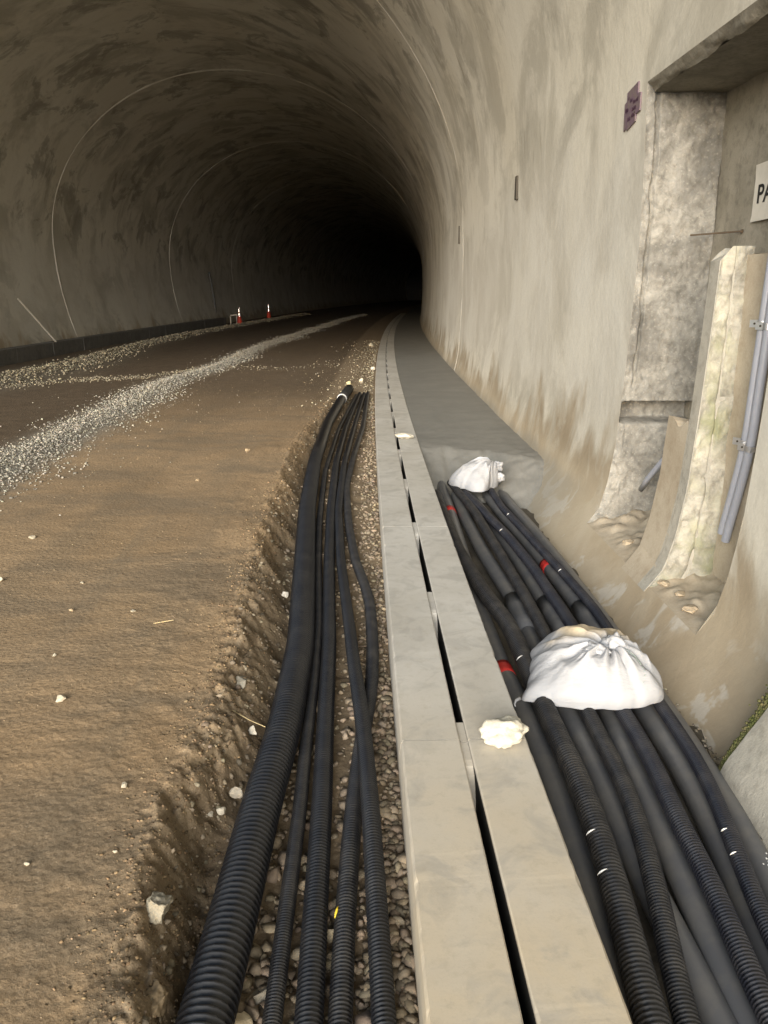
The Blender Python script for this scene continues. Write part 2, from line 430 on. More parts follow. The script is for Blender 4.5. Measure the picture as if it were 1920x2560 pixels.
tunnel = empty('tunnel', w1(6, -3.4, 0))
tag(tunnel, 'long curving road tunnel of stained beige concrete with a niche in its right wall', 'tunnel')
sl = np.r_[np.arange(-18, NS0-.2, .4), NS0, np.arange(NS0+.3, NS1-.1, .3), NS1, NS1+.35]
x = NS1+.8
tail = []
while x < 176: tail.append(x); x += max(.45, .02*x)
sl = np.r_[sl, tail]
S, J = np.meshgrid(sl, np.arange(len(PT)), indexing='ij')
T = PT[J, 0]; Z = PT[J, 1]
nz = fbm(S*.5, ARC[J]*.5, 0, 3, 3)*.012*sst(6.2, 9, S)
V = W(S, T - nz*np.sign(T-TC), Z)
mask = np.ones((len(sl)-1, len(PT)-1), bool)
sm = (sl[:-1]+sl[1:])/2; zm = (PT[:-1, 1]+PT[1:, 1])/2; tm = (PT[:-1, 0]+PT[1:, 0])/2
mask &= ~(((sm > NS0) & (sm < NS1))[:, None] & ((zm > NZ0) & (zm < NZ1) & (tm > 0))[None, :])
# unseen portal edge, shaped for light: left wall and crown start later to admit more
start = np.where(tm[None, :] < 1.2, PORTAL + np.clip((1.8-tm)[None, :]*2.1, 0, 12.0), PORTAL)
mask &= sm[:, None] > start
uv = np.stack([S - SKEW*T, ARC[J]], -1).reshape(-1, 2)
link('lining', mesh_np('lining', V, grid_faces(len(sl), len(PT), mask=mask), uv), M['lining'], tunnel, True)
# unseen cap added to shut out sky light, far round the bend
mb = MB(); mb.box(sl[-1]-.3, sl[-1]-.1, -10, 3, -.6, 9); mb.build('end_light_stop', M['kerb'], tunnel, stz=True)
# thin mortar ridges where the lining blocks meet
for k, s0 in enumerate((13.5, 26.1, 37.3, 48.9)):
    kk = (1, 1.15, 1.0, .6)[k]
    lo = 5
    tt = PT[lo:, 0]; zz = PT[lo:, 1]
    nx = np.gradient(zz); ny = -np.gradient(tt); L = np.hypot(nx, ny); nx /= L; ny /= L   # points outward/inward
    ins = np.sign((TC-tt)*nx + (2.5-zz)*ny); nx *= ins; ny *= ins
    wv = 1 + .5*fbm(ARC[lo:]*1.3, k*7.1, 0, 9, 3)
    hw = kk*(.011+.008*sst(-2, -6, tt)+.008*sst(4.5, 7, zz))*wv; hh = kk*(.006+.008*sst(-2, -6, tt)+.010*sst(4.5, 7, zz))*np.clip(wv, .3, 2)
    ss = s0 + skew(tt) + .02*fbm(ARC[lo:]*.7, k*3.3, 0, 5, 3)
    rows = [(-1.6, -.006), (-.6, 1), (.6, 1), (1.6, -.006)]
    V = np.stack([W(ss + a*hw, tt + nx*hh*b, zz + ny*hh*b) for a, b in rows], 1)
    link('joint_ridge', mesh_np('joint_ridge', V, grid_faces(len(tt), 4)), M['ridge'], tunnel, True)

# ------------------------------------------------------------------ niche in the right wall
NB = 2.35
def patch(name, mat, fn, us, vs, parent, smooth=True):
    U_, V_ = np.meshgrid(us, vs, indexing='ij'); P = fn(U_, V_)
    return link(name, mesh_np(name, P, grid_faces(len(us), len(vs))), mat, parent, smooth)
# far jamb, broken rough concrete with a shadowed ledge
def jamb(u, z):
    t0 = wall_t(z); t = t0 + u*(NB-t0)
    r = .011*fbm(t*9, z*9, 0, 21, 5) + .009*np.abs(fbm(t*25, z*25, 0, 31, 3))
    gr = .05*sst(.165, .15, u)*sst(.10, .12, u)*sst(.9, 1.0, z)       # groove behind the front lip
    led = .20*sst(.655, .68, z)*sst(.825, .80, z)
    low = -.02*sst(.7, .6, z)
    e = sst(0, .05, u)
    return W(NS1 + (r + gr)*e + led*sst(0, .06, u) + low*e, t + .012*fbm(z*7, u*9, 0, 4, 3)*sst(0, .06, u)*(1-u), z)
nj = patch('niche_jamb', M['jamb'], jamb, np.r_[np.linspace(0, .2, 16), np.linspace(.22, 1, 40)], np.r_[np.linspace(NZ0, .62, 46), np.linspace(.64, .86, 26), np.linspace(.88, NZ1-.01, 120)], tunnel)
patch('niche_back_wall', M['niche'], lambda s_, z: W(s_, NB + .012*fbm(s_*4, z*4, 0, 8, 4), z), np.linspace(NS0, NS1+.13, 30), np.linspace(NZ0-.02, 2.92, 40), tunnel)
patch('niche_ceiling', M['lintel'], lambda s_, t: W(s_, t, 2.91 + .006*fbm(s_*5, t*5, 0, 2, 3)), np.linspace(NS0, NS1+.01, 30), np.linspace(1.85, NB+.01, 10), tunnel)
def lint(s_, q):
    c = .010*fbm(s_*6, q*2, 0, 12, 4)
    return W(s_, wall_t(NZ1)*(1-q) + 1.853*q + c*q*(1-q)*4, NZ1*(1-q) + 2.907*q - .02*q*(1-q) + c*q)
patch('niche_lintel', M['lintel'], lint, np.linspace(NS0, NS1, 60), np.linspace(0, 1, 7), tunnel)
patch('niche_jamb', M['niche'], lambda u, z: W(NS0, wall_t(z) + u*(NB-wall_t(z)), z), np.linspace(0, 1, 4), np.linspace(NZ0, NZ1, 20), tunnel)
mb = MB(); mb.box(3.72, 6.25, 1.88, 1.90, 2.975, 3.2); mb.box(3.72, 6.25, 1.88, 2.6, 3.05, 3.2); mb.box(6.13, 6.25, 1.86, 2.6, -.5, 3.05); mb.box(3.72, 6.13, 2.45, 2.6, -.5, 3.05); mb.box(3.60, 3.72, 1.86, 2.6, -.5, 3.2)
mb.build('niche_light_seal', M['niche'], tunnel, stz=True)  # unseen shell added outside the niche to block light leaks at its seams
# slot floors of broken mortar
patch('niche_floor', M['plaster'], lambda s_, u: W(s_, wall_t(NZ0) + u*(NB-wall_t(NZ0)), NZ0 + .16*u + .035*np.abs(fbm(s_*8, u*6, 0, 14, 4))*sst(0, .15, u)), np.linspace(NS0, NS1+.02, 70), np.linspace(0, 1, 40), tunnel)
# pier between the two slots: smooth plastered face carrying the wall's curve, broken off at chest height
def solid_front(name, mat, s0, s1, tb, top, parent, n=40, rough=.0, topmat=None):
    zs = np.linspace(NZ0-.03, 1, n); us = np.linspace(0, 1, 9)
    V = []; F = []
    nb = 12
    ring = []   # around: front s0->s1, far side, back, near side
    for i in range(7): ring.append((0, i/6))          # front
    for i in range(1, 6): ring.append((i/5, 1))       # far side
    for i in range(1, 7): ring.append((1, 1-i/6))     # back
    for i in range(1, 5): ring.append((1-i/5, 0))     # near side
    ring = np.array(ring)
    A_ = np.zeros((n, len(ring), 3))
    for k in range(n):
        f = k/(n-1)
        zt = top(ring[:, 0], ring[:, 1]); z = NZ0-.03 + (zt-(NZ0-.03))*f
        tf = wall_t(z) - .002
        t = tf + ring[:, 0]*(tb-tf); s_ = s0 + ring[:, 1]*(s1-s0)
        r = rough*fbm(t*11+s_*5, z*11, s_*9, 6, 4)
        side = np.where((ring[:, 1] == 0) & (ring[:, 0] > 0) & (ring[:, 0] < 1), 1.0, 0.0)
        A_[k] = np.stack([s_ + r*side, t, z], -1)
    V = W(A_[..., 0], A_[..., 1], A_[..., 2]).reshape(-1, 3)
    Fq = grid_faces(n, len(ring), wrap_v=True).tolist()
    c = len(V); V = np.vstack([V, V[(n-1)*len(ring):].mean(0)+[0, 0, .01]])
    for i in range(len(ring)): Fq.append([(n-1)*len(ring)+i, c, (n-1)*len(ring)+(i+1) % len(ring)])
    me = mesh_py(name, V, Fq)
    return link(name, me, mat, parent, False)
solid_front('pier', M['plaster'], 4.60, 4.95, NB, lambda a, b: .83 + .05*np.sin(b*7)*0 + .04*fbm(a*6, b*5, 0, 3, 3) - .06*a, tunnel)
# tall pilaster beside it, raw mossy side with a long groove and a bevelled head
def pil(u, z):
    t0 = wall_t(z) ; t = t0 + u*(2.0-t0)
    r = .012*fbm(t*14, z*14, 0, 41, 4)
    g = .022*np.exp(-((u-.47)/.035)**2)
    return W(4.497 + r*sst(0, .08, u) + g, t, z)
pilo = solid_front('pilaster', M['block'], 4.51, 4.63, 2.0, lambda a, b: 1.84 - .07*sst(.35, 0, a), tunnel, 30)
U_, V_ = np.meshgrid(np.linspace(0.0, 1, 34), np.linspace(0, 1, 150), indexing='ij')
Zv = NZ0 + V_*(1.845 - .07*sst(.35, 0, U_) - NZ0)
link('broken_face', mesh_np('broken_face', pil(U_, Zv), grid_faces(34, 150)), M['pilaster'], pilo, True)
patch('slot_back_panel', M['plaster'], lambda s_, z: W(s_, 1.97 + .01*fbm(s_*6, z*4, 0, 13, 3), z), np.linspace(NS0, 4.5, 14), np.linspace(NZ0, 1.80, 40), tunnel)
patch('slot_back_panel', M['plaster'], lambda s_, u: W(s_, 1.97+u*.37, 1.80+.01*fbm(s_*6, u*4, 0, 13, 3)), np.linspace(NS0, 4.64, 14), np.linspace(0, 1, 6), tunnel)
# pale lower lip under the slots
# ------------------------------------------------------------------ road, trench and walkway
bk = np.array([(-8, -.60), (0, -.62), (1.44, -.70), (1.7, -.75), (2.0, -.77), (2.4, -.79), (3.0, -.78), (3.7, -.82), (4.4, -.86), (5.06, -.88), (6.2, -.90), (8.9, -.90), (12, -.74), (15, -.45), (20, -.3), (400, -.3)])
FL = -.225
def road_z(s, t):
    left = .012*np.clip(-t-.6, 0, 9)
    und = .012*fbm(s*.35, t*.9, 0, 51, 3)
    rut = -.02*np.exp(-((t+1.9+.08*vnoise(s*.2, 0, 0, 2))/.35)**2) - .02*np.exp(-((t+5.6)/.5)**2)
    return left + und + rut
def ground_z(s, t):
    near = sst(26, 8, s)
    te = np.interp(s, bk[:, 0], bk[:, 1]) + .035*fbm(s*2.2, 0, 0, 61, 4) + .014*fbm(s*9, t*9, 0, 62, 3)
    dep = sst(15.5, 9, s)*.92 + .08
    o = t - te
    bankw = (.13 + .10*sst(1.8, 3.2, s))*(1 + .3*vnoise(s*1.7, 3, 0, 63))
    f = sst(0, 1, o/bankw)
    rough_b = np.exp(-((o-.09)/.09)**2)
    z = road_z(s, t)*(1-f) + (FL + .05*sst(2.2, 3.2, s)*sst(.30, .12, o) + .018*fbm(s*5, t*5, 0, 65, 3))*f*dep + road_z(s, t)*f*(1-dep)
    lump = np.abs(fbm(s*11, t*11, 0, 66, 4))
    z = z + rough_b*near*(.034*(lump-.35) + .016*fbm(s*24, t*24, 0, 67, 3) + .010*fbm(s*55, t*55, 0, 64, 2))
    shelf = np.exp(-((o+.10)/.16)**2)*.012
    z = z + near*(1-f)*(.0025*fbm(s*17, t*17, 0, 68, 3) + .002*fbm(s*5, t*4, 0, 69, 3)) - shelf*(.5+.5*vnoise(s*3, t*3, 0, 4))
    return z, te
srow = [-40.0, -30, -22, -16, -12, -9, -6, -4, -2, -1, -.4, 0, .4]; x = .75
while x < 176: srow.append(x); x += (max(.007, .0048*x) if x < 5 else .0075*x) if x < 30 else .03*x
srow = np.array(srow)
off = np.r_[np.linspace(0, 1, 60)**1.9]           # toward the kerb
tcol_far = -1.0*off[::-1]
offs = np.r_[np.linspace(-.30, .45, 130)]
Sg, dum = np.meshgrid(srow, np.arange(60+130+10), indexing='ij')
te0 = np.interp(srow, bk[:, 0], bk[:, 1])[:, None]
colsL = (te0-.31) + (-8.35-(te0-.31))*(off[::-1])[None, :]
colsM = te0 + offs[None, :]
e0 = colsM[:, -1:]
colsR = e0 + (.03-e0)*np.linspace(0.1, 1, 10)[None, :]
Tg = np.hstack([colsL, colsM, colsR]); Tg = np.sort(Tg, axis=1)
Sg = np.broadcast_to(srow[:, None], Tg.shape)
Zg, _ = ground_z(Sg, Tg)
uvg = np.stack([Sg, Tg], -1).reshape(-1, 2)
c1 = np.interp(Sg, [5, 8, 12, 17, 26, 50, 70], [-3.35, -3.6, -3.7, -3.62, -3.4, -2.95, -2.4]) + .12*vnoise(Sg*.35, 0, 0, 77)
w1_ = np.interp(Sg, [5, 9, 15, 60], [.42, .40, .36, .34])
c2 = np.interp(Sg, [10, 14, 18, 24, 30, 40, 60], [-7.0, -6.7, -6.6, -7.1, -7.3, -7.2, -6.7]); w2_ = np.interp(Sg, [10, 15, 19, 24, 60], [.6, .8, .75, .5, .45])
fines = np.clip(np.exp(-((Tg-c1)/w1_)**4)*sst(75, 40, Sg) + .75*np.exp(-((Tg-c2)/w2_)**2)*sst(60, 35, Sg), 0, 1).reshape(-1, 1)
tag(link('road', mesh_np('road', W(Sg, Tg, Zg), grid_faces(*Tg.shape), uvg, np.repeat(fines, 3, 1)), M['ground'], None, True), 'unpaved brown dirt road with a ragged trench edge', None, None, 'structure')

# wider terrain under everything, reaching out in front of the portal
mb = MB(); mb.add([(-900, -900, -.62), (900, -900, -.62), (900, 900, -.62), (-900, 900, -.62)], [(0, 1, 2, 3)])
tag(mb.build('ground', M['terrain']), None, None, None, 'structure')

# muddy floor of the pipe trench on the right
us = np.arange(-16, 9.2, .1); vs = np.linspace(.46, 1.62, 34)
U_, V_ = np.meshgrid(us, vs, indexing='ij')
Zt = -.335 + .02*fbm(U_*6, V_*6, 0, 71, 4)
tag(link('trench_floor', mesh_np('trench_floor', W(U_, V_, Zt), grid_faces(*U_.shape)), M['mud'], None, True), None, None, None, 'structure')

# fresh grey concrete walkway with a ragged sloping end
def walk_z(s, t):
    se = 8.5 - .15*sst(.8, 1.2, t) - .45*sst(1.15, 1.6, t) + .10*fbm(t*6, 1, 0, 72, 3)
    f = np.clip((se - s)/(1.05+.1*vnoise(t*4, 0, 0, 3)), 0, 1); f = f*f*.35 + f*.65
    z = -.012 - .36*f + .011*fbm(s*7, t*7, 0, 73, 5)*sst(8.9, 7.9, s) + .003*fbm(s*9, t*9, 0, 74, 3)*sst(20, 9, s)
    return z
us = np.r_[np.arange(6.7, 9.6, .03), np.arange(9.6, 20, .25), np.arange(20, 176, 2.)]; vs = np.linspace(.468, 1.74, 50)
U_, V_ = np.meshgrid(us, vs, indexing='ij')
tag(link('walkway', mesh_np('walkway', W(U_, V_, walk_z(U_, V_)), grid_faces(*U_.shape)), M['walk'], None, True), 'smooth wet grey concrete walkway', None, None, 'structure')

# dark kerb wall on the far side, butt jointed units
mb = MB()
s0 = -4.0
while s0 < 40.2:
    s1 = min(s0+2.0, 40.3); n = 3; e = .004
    o = random.uniform(-.006, .006)
    mb.box(s0+e, s1-e, -8.23, -7.95+o, -.05, .425+o*.5); s0 = s1
ko = mb.build('kerb', M['kerb'], None, stz=True, bevel=.008); tag(ko, None, None, None, 'structure')

# ------------------------------------------------------------------ slot drain of precast blocks
DL, D0, DW = 2.81, -.18, .47
words = ['first', 'second', 'third', 'fourth', 'fifth', 'sixth', 'seventh', 'eighth', 'ninth', 'tenth', 'eleventh', 'twelfth', 'thirteenth', 'fourteenth', 'fifteenth', 'sixteenth', 'seventeenth', 'eighteenth', 'nineteenth', 'twentieth', 'twenty-first', 'twenty-second', 'twenty-third', 'twenty-fourth', 'twenty-fifth', 'twenty-sixth']
def drain_block(k):
    s0, s1 = D0 + k*DL, D0 + (k+1)*DL
    g = .0035 if k < 12 else .001
    o = empty('slot_drain_block', w1(s0, DW/2, 0))
    dz = (0, -.0015, -.0025, -.003, -.0035)[k] if k < 5 else -.0035
    n = (130, 130, 80, 50, 30)[k] if k < 5 else (10 if k < 9 else 4)
    sa = np.linspace(s0+g, s1-g, n+1)
    ch = .007; half = .0155; cx = DW/2
    def extr(pr, name, mat, parent, s_arr=sa, chip=None):
        pr = np.array(pr); TT = np.tile(pr[:, 0], (len(s_arr), 1)); ZZ = np.tile(pr[:, 1]+dz, (len(s_arr), 1))
        if chip and len(s_arr) > 25:
            for j_, (dt_, dz_) in chip.items():
                q_ = .25*np.abs(fbm(s_arr*14, j_*3.1+k, 0, 55, 3)) + 1.0*np.clip(vnoise(s_arr*9, j_*5.7+k, 0, 56)-.72, 0, 1)*3
                TT[:, j_] += dt_*q_; ZZ[:, j_] += dz_*q_
        V = W(s_arr[:, None], TT, ZZ).reshape(-1, 3)
        F = grid_faces(len(s_arr), len(pr), wrap_v=True).tolist()
        m_ = len(pr)
        F.append(list(range(m_-1, -1, -1))); F.append([(len(s_arr)-1)*m_+i for i in range(m_)])
        me = mesh_py(name, V, F)
        import bmesh
        bm = bmesh.new(); bm.from_mesh(me); bmesh.ops.recalc_face_normals(bm, faces=bm.faces[:]); bm.to_mesh(me); bm.free()
        return link(name, me, mat, parent)
    # left and right halves of the body, chamfered along every top edge
    extr([(0, -.40), (-.004, -.06), (0.0, -.012), (ch, 0), (cx-half-.004, 0), (cx-half, -.004), (cx-half, -.40)], 'slab', M['drain'], o, sa, {2: (.004, -.006), 3: (.007, -.001), 4: (-.006, -.001), 5: (-.001, -.005)})
    extr([(cx+half, -.40), (cx+half, -.004), (cx+half+.004, 0), (DW-ch, 0), (DW, -.009), (DW, -.40)], 'slab', M['drain'], o, sa, {1: (.001, -.005), 2: (.006, -.001), 3: (-.007, -.001), 4: (-.004, -.006)})
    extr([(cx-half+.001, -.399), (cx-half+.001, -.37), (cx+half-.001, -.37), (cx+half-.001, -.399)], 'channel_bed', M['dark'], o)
    extr([(cx-half, -.014), (cx-half+.0006, -.016), (cx-half+.0006, -.36), (cx-half, -.36)], 'slot_shade', M['dark'], o)  # dark strips put the slot's shade into colour on its inner faces
    extr([(cx+half, -.014), (cx+half-.0006, -.016), (cx+half-.0006, -.36), (cx+half, -.36)], 'slot_shade', M['dark'], o)
    # bridges across the slot: slightly sunk, the near end dished
    for c in (s0, s0+DL/2, s1):
        a, b = c-.15, c+.14
        if c == s0: a = s0+g
        if c == s1: b = s1-g
        mbb = MB(); x0, x1 = cx-half+.0012, cx+half-.0012
        pts = [(b, -.010), (a, -.010)]
        if c != s0:
            pts = [(b, -.010)] + [(a+.03-.12*q, -.010-.10*q**2.2) for q in (0, .25, .5, .75, 1)]
        V = []; F = []
        for (ss, zz) in pts: V += [(ss, x0, zz+dz), (ss, x1, zz+dz)]
        m_ = len(pts)
        for (ss, zz) in ((pts[-1][0], -.15), (pts[0][0], -.15)): V += [(ss, x0, zz), (ss, x1, zz)]
        for i in range(m_+1): F.append((2*i, 2*i+1, 2*i+3, 2*i+2))
        F.append((2*(m_+1), 2*(m_+1)+1, 1, 0))
        F.append(tuple(2*i for i in range(m_+2))); F.append(tuple(2*i+1 for i in range(m_+1, -1, -1)))
        mbb.add(V, F); mbb.build('slot_bridge', M['drain'], o, stz=True)
    extra = {0: 'nearest the camera, at the bottom edge of the photo', 1: 'from the camera, just beyond the large white stone', 3: 'from the camera, with a white stone lying on it'}
    if k < 20:
        lab = f"{words[k]} pale concrete slot drain block counted " + ({0: "from the photo's bottom edge, dusty brown", 1: "from the photo's bottom edge, past the large stone"}.get(k, "from the photo's bottom edge"))
        if k == 2: lab = "third pale concrete slot drain block from the photo's bottom edge, beside the sloping walkway end"
        if k == 3: lab = "fourth concrete slot drain block from the photo's bottom edge, with the smaller white stone"
    else: lab = 'dim concrete slot drain block at the far end of the row in the dark'
    tag(o, lab, 'drain block', 'precast slot drain blocks in a curved row')
for k in range(24): drain_block(k)

# ------------------------------------------------------------------ pipes
def catmull(P, step):
    P = np.array(P, float); P = P[np.argsort(P[:, 0])]
    # extend behind the camera and smooth the hand measured line
    d = (P[1]-P[0])/max(P[1, 0]-P[0, 0], .05)
    P = np.vstack([P[0]+d*(-1.2-P[0, 0])*np.array([1, .4, 1]), P])
    s = np.arange(P[0, 0], P[-1, 0], step)
    k = .22
    out = []
    ss = np.linspace(P[0, 0], P[-1, 0], 400)
    q = [np.interp(ss, P[:, 0], P[:, i]) for i in (1, 2)]
    ds = ss[1]-ss[0]; wn_ = max(3, int(.55/ds)) | 1
    ker = np.hanning(wn_+2)[1:-1]; ker /= ker.sum()
    q = [np.convolve(np.pad(v, wn_//2, mode='reflect', reflect_type='odd'), ker, 'valid') for v in q]
    return s, np.interp(s, ss, q[0]), np.interp(s, ss, q[1])
def pipe_mesh(name, P, r, pitch=None, nside=14, upto=9.5, send=None):
    if pitch:
        s_full, _, _ = catmull(P, .05); smax = s_full[-1]
        fr = np.array([0, .36, .50, .66, .82]); ra = np.array([.83, .83, .985, 1.0, .985])
        s_ = []; rr_ = []; x = -1.2
        while x < min(upto, smax):
            s_.append(x + fr*pitch); rr_.append(ra); x += pitch
        s_ = np.concatenate(s_); rr_ = np.concatenate(rr_)*r
        if smax > s_[-1]+.1:
            ex = np.arange(s_[-1]+.05, smax, .06); s_ = np.r_[s_, ex]; rr_ = np.r_[rr_, np.full(len(ex), r)]
        sb, tb, zb = catmull(P, .02)
        kf = sst(upto, upto-2.5, s_); rr_ = r*.95*(1-kf) + rr_*kf
        t_ = np.interp(s_, sb, tb); z_ = np.interp(s_, sb, zb)
        # fade ridges in the distance
    else:
        s_, t_, z_ = catmull(P, .05); rr_ = np.full(len(s_), r)
    C = W(s_, t_, z_)
    D = np.gradient(C, axis=0); D /= np.linalg.norm(D, axis=1)[:, None]
    if pitch:
        k = 9; D = np.stack([np.convolve(np.pad(D[:, i], k//2, mode='edge'), np.ones(k)/k, 'valid') for i in range(3)], 1); D /= np.linalg.norm(D, axis=1)[:, None]
    A = np.cross(D, [0, 0, 1.0]); A /= np.linalg.norm(A, axis=1)[:, None]; B = np.cross(A, D)
    q = np.linspace(0, 2*np.pi, nside, endpoint=False)
    V = C[:, None, :] + (A[:, None, :]*np.cos(q)[None, :, None] + B[:, None, :]*np.sin(q)[None, :, None])*rr_[:, None, None]
    F = grid_faces(len(C), nside, wrap_v=True)
    return mesh_np(name, V, F), (s_, t_, z_)
def on_pipe(tr, s):
    return float(np.interp(s, tr[0], tr[1])), float(np.interp(s, tr[0], tr[2]))
def band(tr, s0, s1, r, mat, name, parent, n=18):
    ss = np.linspace(s0, s1, 4); pts = [w1(s, *on_pipe(tr, s)) for s in ss]
    mb = MB(); mb.tube(pts, r, n, True); return mb.build(name, mat, parent, True)
def flat(pts, z): return [(s, t, z) for s, t in pts]

PIPE = {}
def pipe(key, label, pts, r, mat, pitch=None, group=None, name=None):
    nm = name or ('ribbed_pipe' if pitch else 'smooth_pipe')
    me, tr = pipe_mesh(nm, pts, r, pitch, 18 if r > .05 else 14)
    o = link(nm, me, M[mat], None, True)
    tag(o, label, 'pipe', group); PIPE[key] = (o, tr, r)
    return o, tr
GL = 'black pipes in the gravel trench left of the drain'; GR = 'pipes in the trench between drain and wall'
pipe('A', 'thickest black ribbed pipe, along the dirt bank of the trench', [(1.579, -.536, -.135), (1.933, -.519, -.138), (2.422, -.503, -.145), (2.98, -.467, -.15), (3.808, -.46, -.16), (5.157, -.533, -.155), (6.481, -.609, -.15), (8.382, -.665, -.14), (10.469, -.635, -.07), (12.6, -.50, .03), (13.4, -.43, .05)], .073, 'black', .0235, GL)
pipe('B', 'thinnest black ribbed pipe, just right of the thickest one', [(1.61, -.376, -.178), (1.971, -.373, -.178), (2.471, -.367, -.18), (2.879, -.374, -.188), (3.417, -.374, -.2), (4.165, -.386, -.2), (5.26, -.449, -.2), (6.273, -.495, -.2), (8.085, -.54, -.19), (10.549, -.49, -.15), (13.3, -.31, -.03)], .0265, 'blackdusty', .0105, GL)
pipe('C', 'medium black ribbed pipe in the middle of the left trench bundle', flat([(1.601, -.283), (1.96, -.286), (2.457, -.289), (3.023, -.3), (3.862, -.315), (5.231, -.371), (6.573, -.413), (8.501, -.44)], -.18)+[(10.618, -.40, -.15), (13.5, -.25, -.03)], .0385, 'black', .0150, GL)
pipe('D', 'dusty black ribbed pipe that dives under another and bows out toward the drain', flat([(1.606, -.205), (1.966, -.198), (2.464, -.178), (2.949, -.145), (3.407, -.098), (3.873, -.086), (4.466, -.095), (4.831, -.133), (5.245, -.191), (6.161, -.255), (7.442, -.305), (9.041, -.255)], -.192)+[(10.648, -.17, -.14), (13.545, -.12, -.02)], .033, 'blackdusty', .0135, GL)
pipe('E', 'black ribbed pipe nearest the drain at the bottom, crossing over its neighbour', [(1.588, -.093, -.17), (1.944, -.102, -.155), (2.436, -.116, -.13), (2.997, -.141, -.126), (3.589, -.184, -.15), (4.107, -.214, -.17), (5.186, -.289, -.175), (6.518, -.348, -.175), (8.429, -.352, -.175), (10.529, -.29, -.14), (13.393, -.18, -.02)], .033, 'black', .0135, GL)
oA, tA, _ = PIPE['A']
band(tA, 12.35, 12.40, .077, M['paper_white'], 'cable_tie', oA)
band(tA, 12.40, 13.45, .075, M['rubber'], 'end_sock', oA)
oD, tD, _ = PIPE['D']; mb = MB()
mb.tube([w1(1.96+.012*q, on_pipe(tD, 1.97)[0]+.0335*math.cos(a), on_pipe(tD, 1.97)[1]+.0335*math.sin(a)) for q, a in ((0, 2.75), (1, 2.55), (2, 2.4), (3, 2.3))], [.001, .004, .004, .001], 6)
mb.build('yellow_mark', M['yellow'], oD, True)

R1 = [(1.655, .566), (1.943, .573), (2.32, .593), (2.748, .609), (3.333, .605), (3.661, .577), (4.382, .574), (5.543, .60), (6.795, .629), (7.9, .643)]
pipe('R1', 'smooth grey pipe running right beside the drain edge, with two red tapes', flat(R1, -.268), .05, 'greypipe', None, GR)
o, tr, _ = PIPE['R1']; band(tr, 3.62, 3.74, .0512, M['red'], 'red_tape', o); band(tr, 6.70, 6.84, .0512, M['red'], 'red_tape', o)
pipe('R2', 'thick ribbed pipe nearest the drain, passing under the left corner of the large sack', [(1.592, .577, -.165), (1.914, .616, -.165), (2.231, .650, -.165), (2.595, .669, -.165), (3.125, .665, -.175), (3.599, .670, -.17), (4.097, .665, -.165), (4.526, .600, -.165), (5.386, .539, -.165), (6.322, .530, -.18), (7.2, .535, -.2)], .047, 'blackdusty', .0165, GR)
pipe('R3', 'smooth grey pipe between the first and second ribbed pipes from the drain', flat([(1.691, .80), (2.009, .797), (2.329, .795), (2.651, .803), (2.983, .815), (3.319, .812), (3.841, .80), (4.772, .815), (5.663, .765), (6.575, .745), (7.5, .748)], -.282), .05, 'greypipe', None, GR)
o, tr, _ = PIPE['R3']; band(tr, 4.2, 4.72, .058, M['greypipe'], 'coupling', o)
pipe('R4', 'second ribbed pipe from the drain, emerging under the middle of the large sack', flat([(1.61, .676), (1.935, .743), (2.199, .795), (2.388, .822), (2.624, .848), (2.902, .851), (3.16, .856), (3.787, .853), (4.511, .857), (5.392, .839), (6.519, .81), (7.648, .707)], -.192), .036, 'blackdusty', .0135, GR)
pipe('R5', 'broad smooth grey pipe between the second and third ribbed pipes from the drain', flat([(1.691, .879), (1.938, .902), (2.307, .928), (2.555, .941), (2.756, .955), (3.048, .975), (3.319, 1.01), (3.74, 1.018), (4.299, 1.02), (4.677, 1.005), (5.542, .995), (6.465, .947), (7.3, .89)], -.282), .05, 'greypipe', None, GR)
o, tr, _ = PIPE['R5']; band(tr, 4.1, 4.66, .058, M['greypipe'], 'coupling', o)
pipe('R6', 'third ribbed pipe from the drain, bluish black, emerging right of the sack middle', flat([(1.633, .898), (1.89, .929), (2.14, .956), (2.432, .968), (2.624, .994), (2.902, 1.012), (3.16, 1.013), (3.561, 1.021), (4.188, 1.03), (4.557, 1.022), (5.101, 1.015), (5.796, .969), (6.637, .867), (7.2, .80)], -.192), .036, 'navy', .0135, GR)
pipe('R7', 'smooth grey pipe beside the outermost ribbed pipe, with a red tape', flat([(1.903, 1.05), (2.195, 1.095), (2.433, 1.129), (2.701, 1.16), (2.866, 1.172), (3.139, 1.178), (3.364, 1.178), (3.786, 1.196), (4.375, 1.21), (4.959, 1.196), (5.34, 1.18), (6.034, 1.147), (6.715, 1.09), (7.5, 1.05)], -.284), .05, 'greypipe', None, GR)
o, tr, _ = PIPE['R7']; band(tr, 5.28, 5.40, .0512, M['red'], 'red_tape', o); band(tr, 4.05, 4.58, .058, M['greypipe'], 'coupling', o)
pipe('R8', 'outermost ribbed pipe, running along the foot of the tunnel wall', flat([(1.908, 1.042), (2.099, 1.079), (2.33, 1.121), (2.491, 1.155), (2.67, 1.182), (2.856, 1.197), (3.083, 1.205), (3.297, 1.21), (3.669, 1.216), (4.189, 1.228), (4.427, 1.231), (4.719, 1.214), (5.057, 1.193), (5.496, 1.16), (6.054, 1.122), (6.674, 1.07), (7.6, 1.064)], -.202), .030, 'navy', .0125, GR)
pipe('R9', 'smooth grey pipe against the wall foot, outermost of all, flecked with white', flat([(1.6, 1.12), (1.9, 1.17), (2.182, 1.20), (2.503, 1.245), (2.759, 1.265), (3.03, 1.275), (3.564, 1.29), (4.464, 1.30), (5.406, 1.29), (6.355, 1.263), (6.989, 1.227), (7.9, 1.20)], -.29), .046, 'greypipe', None, GR)
o, tr, _ = PIPE['R9']
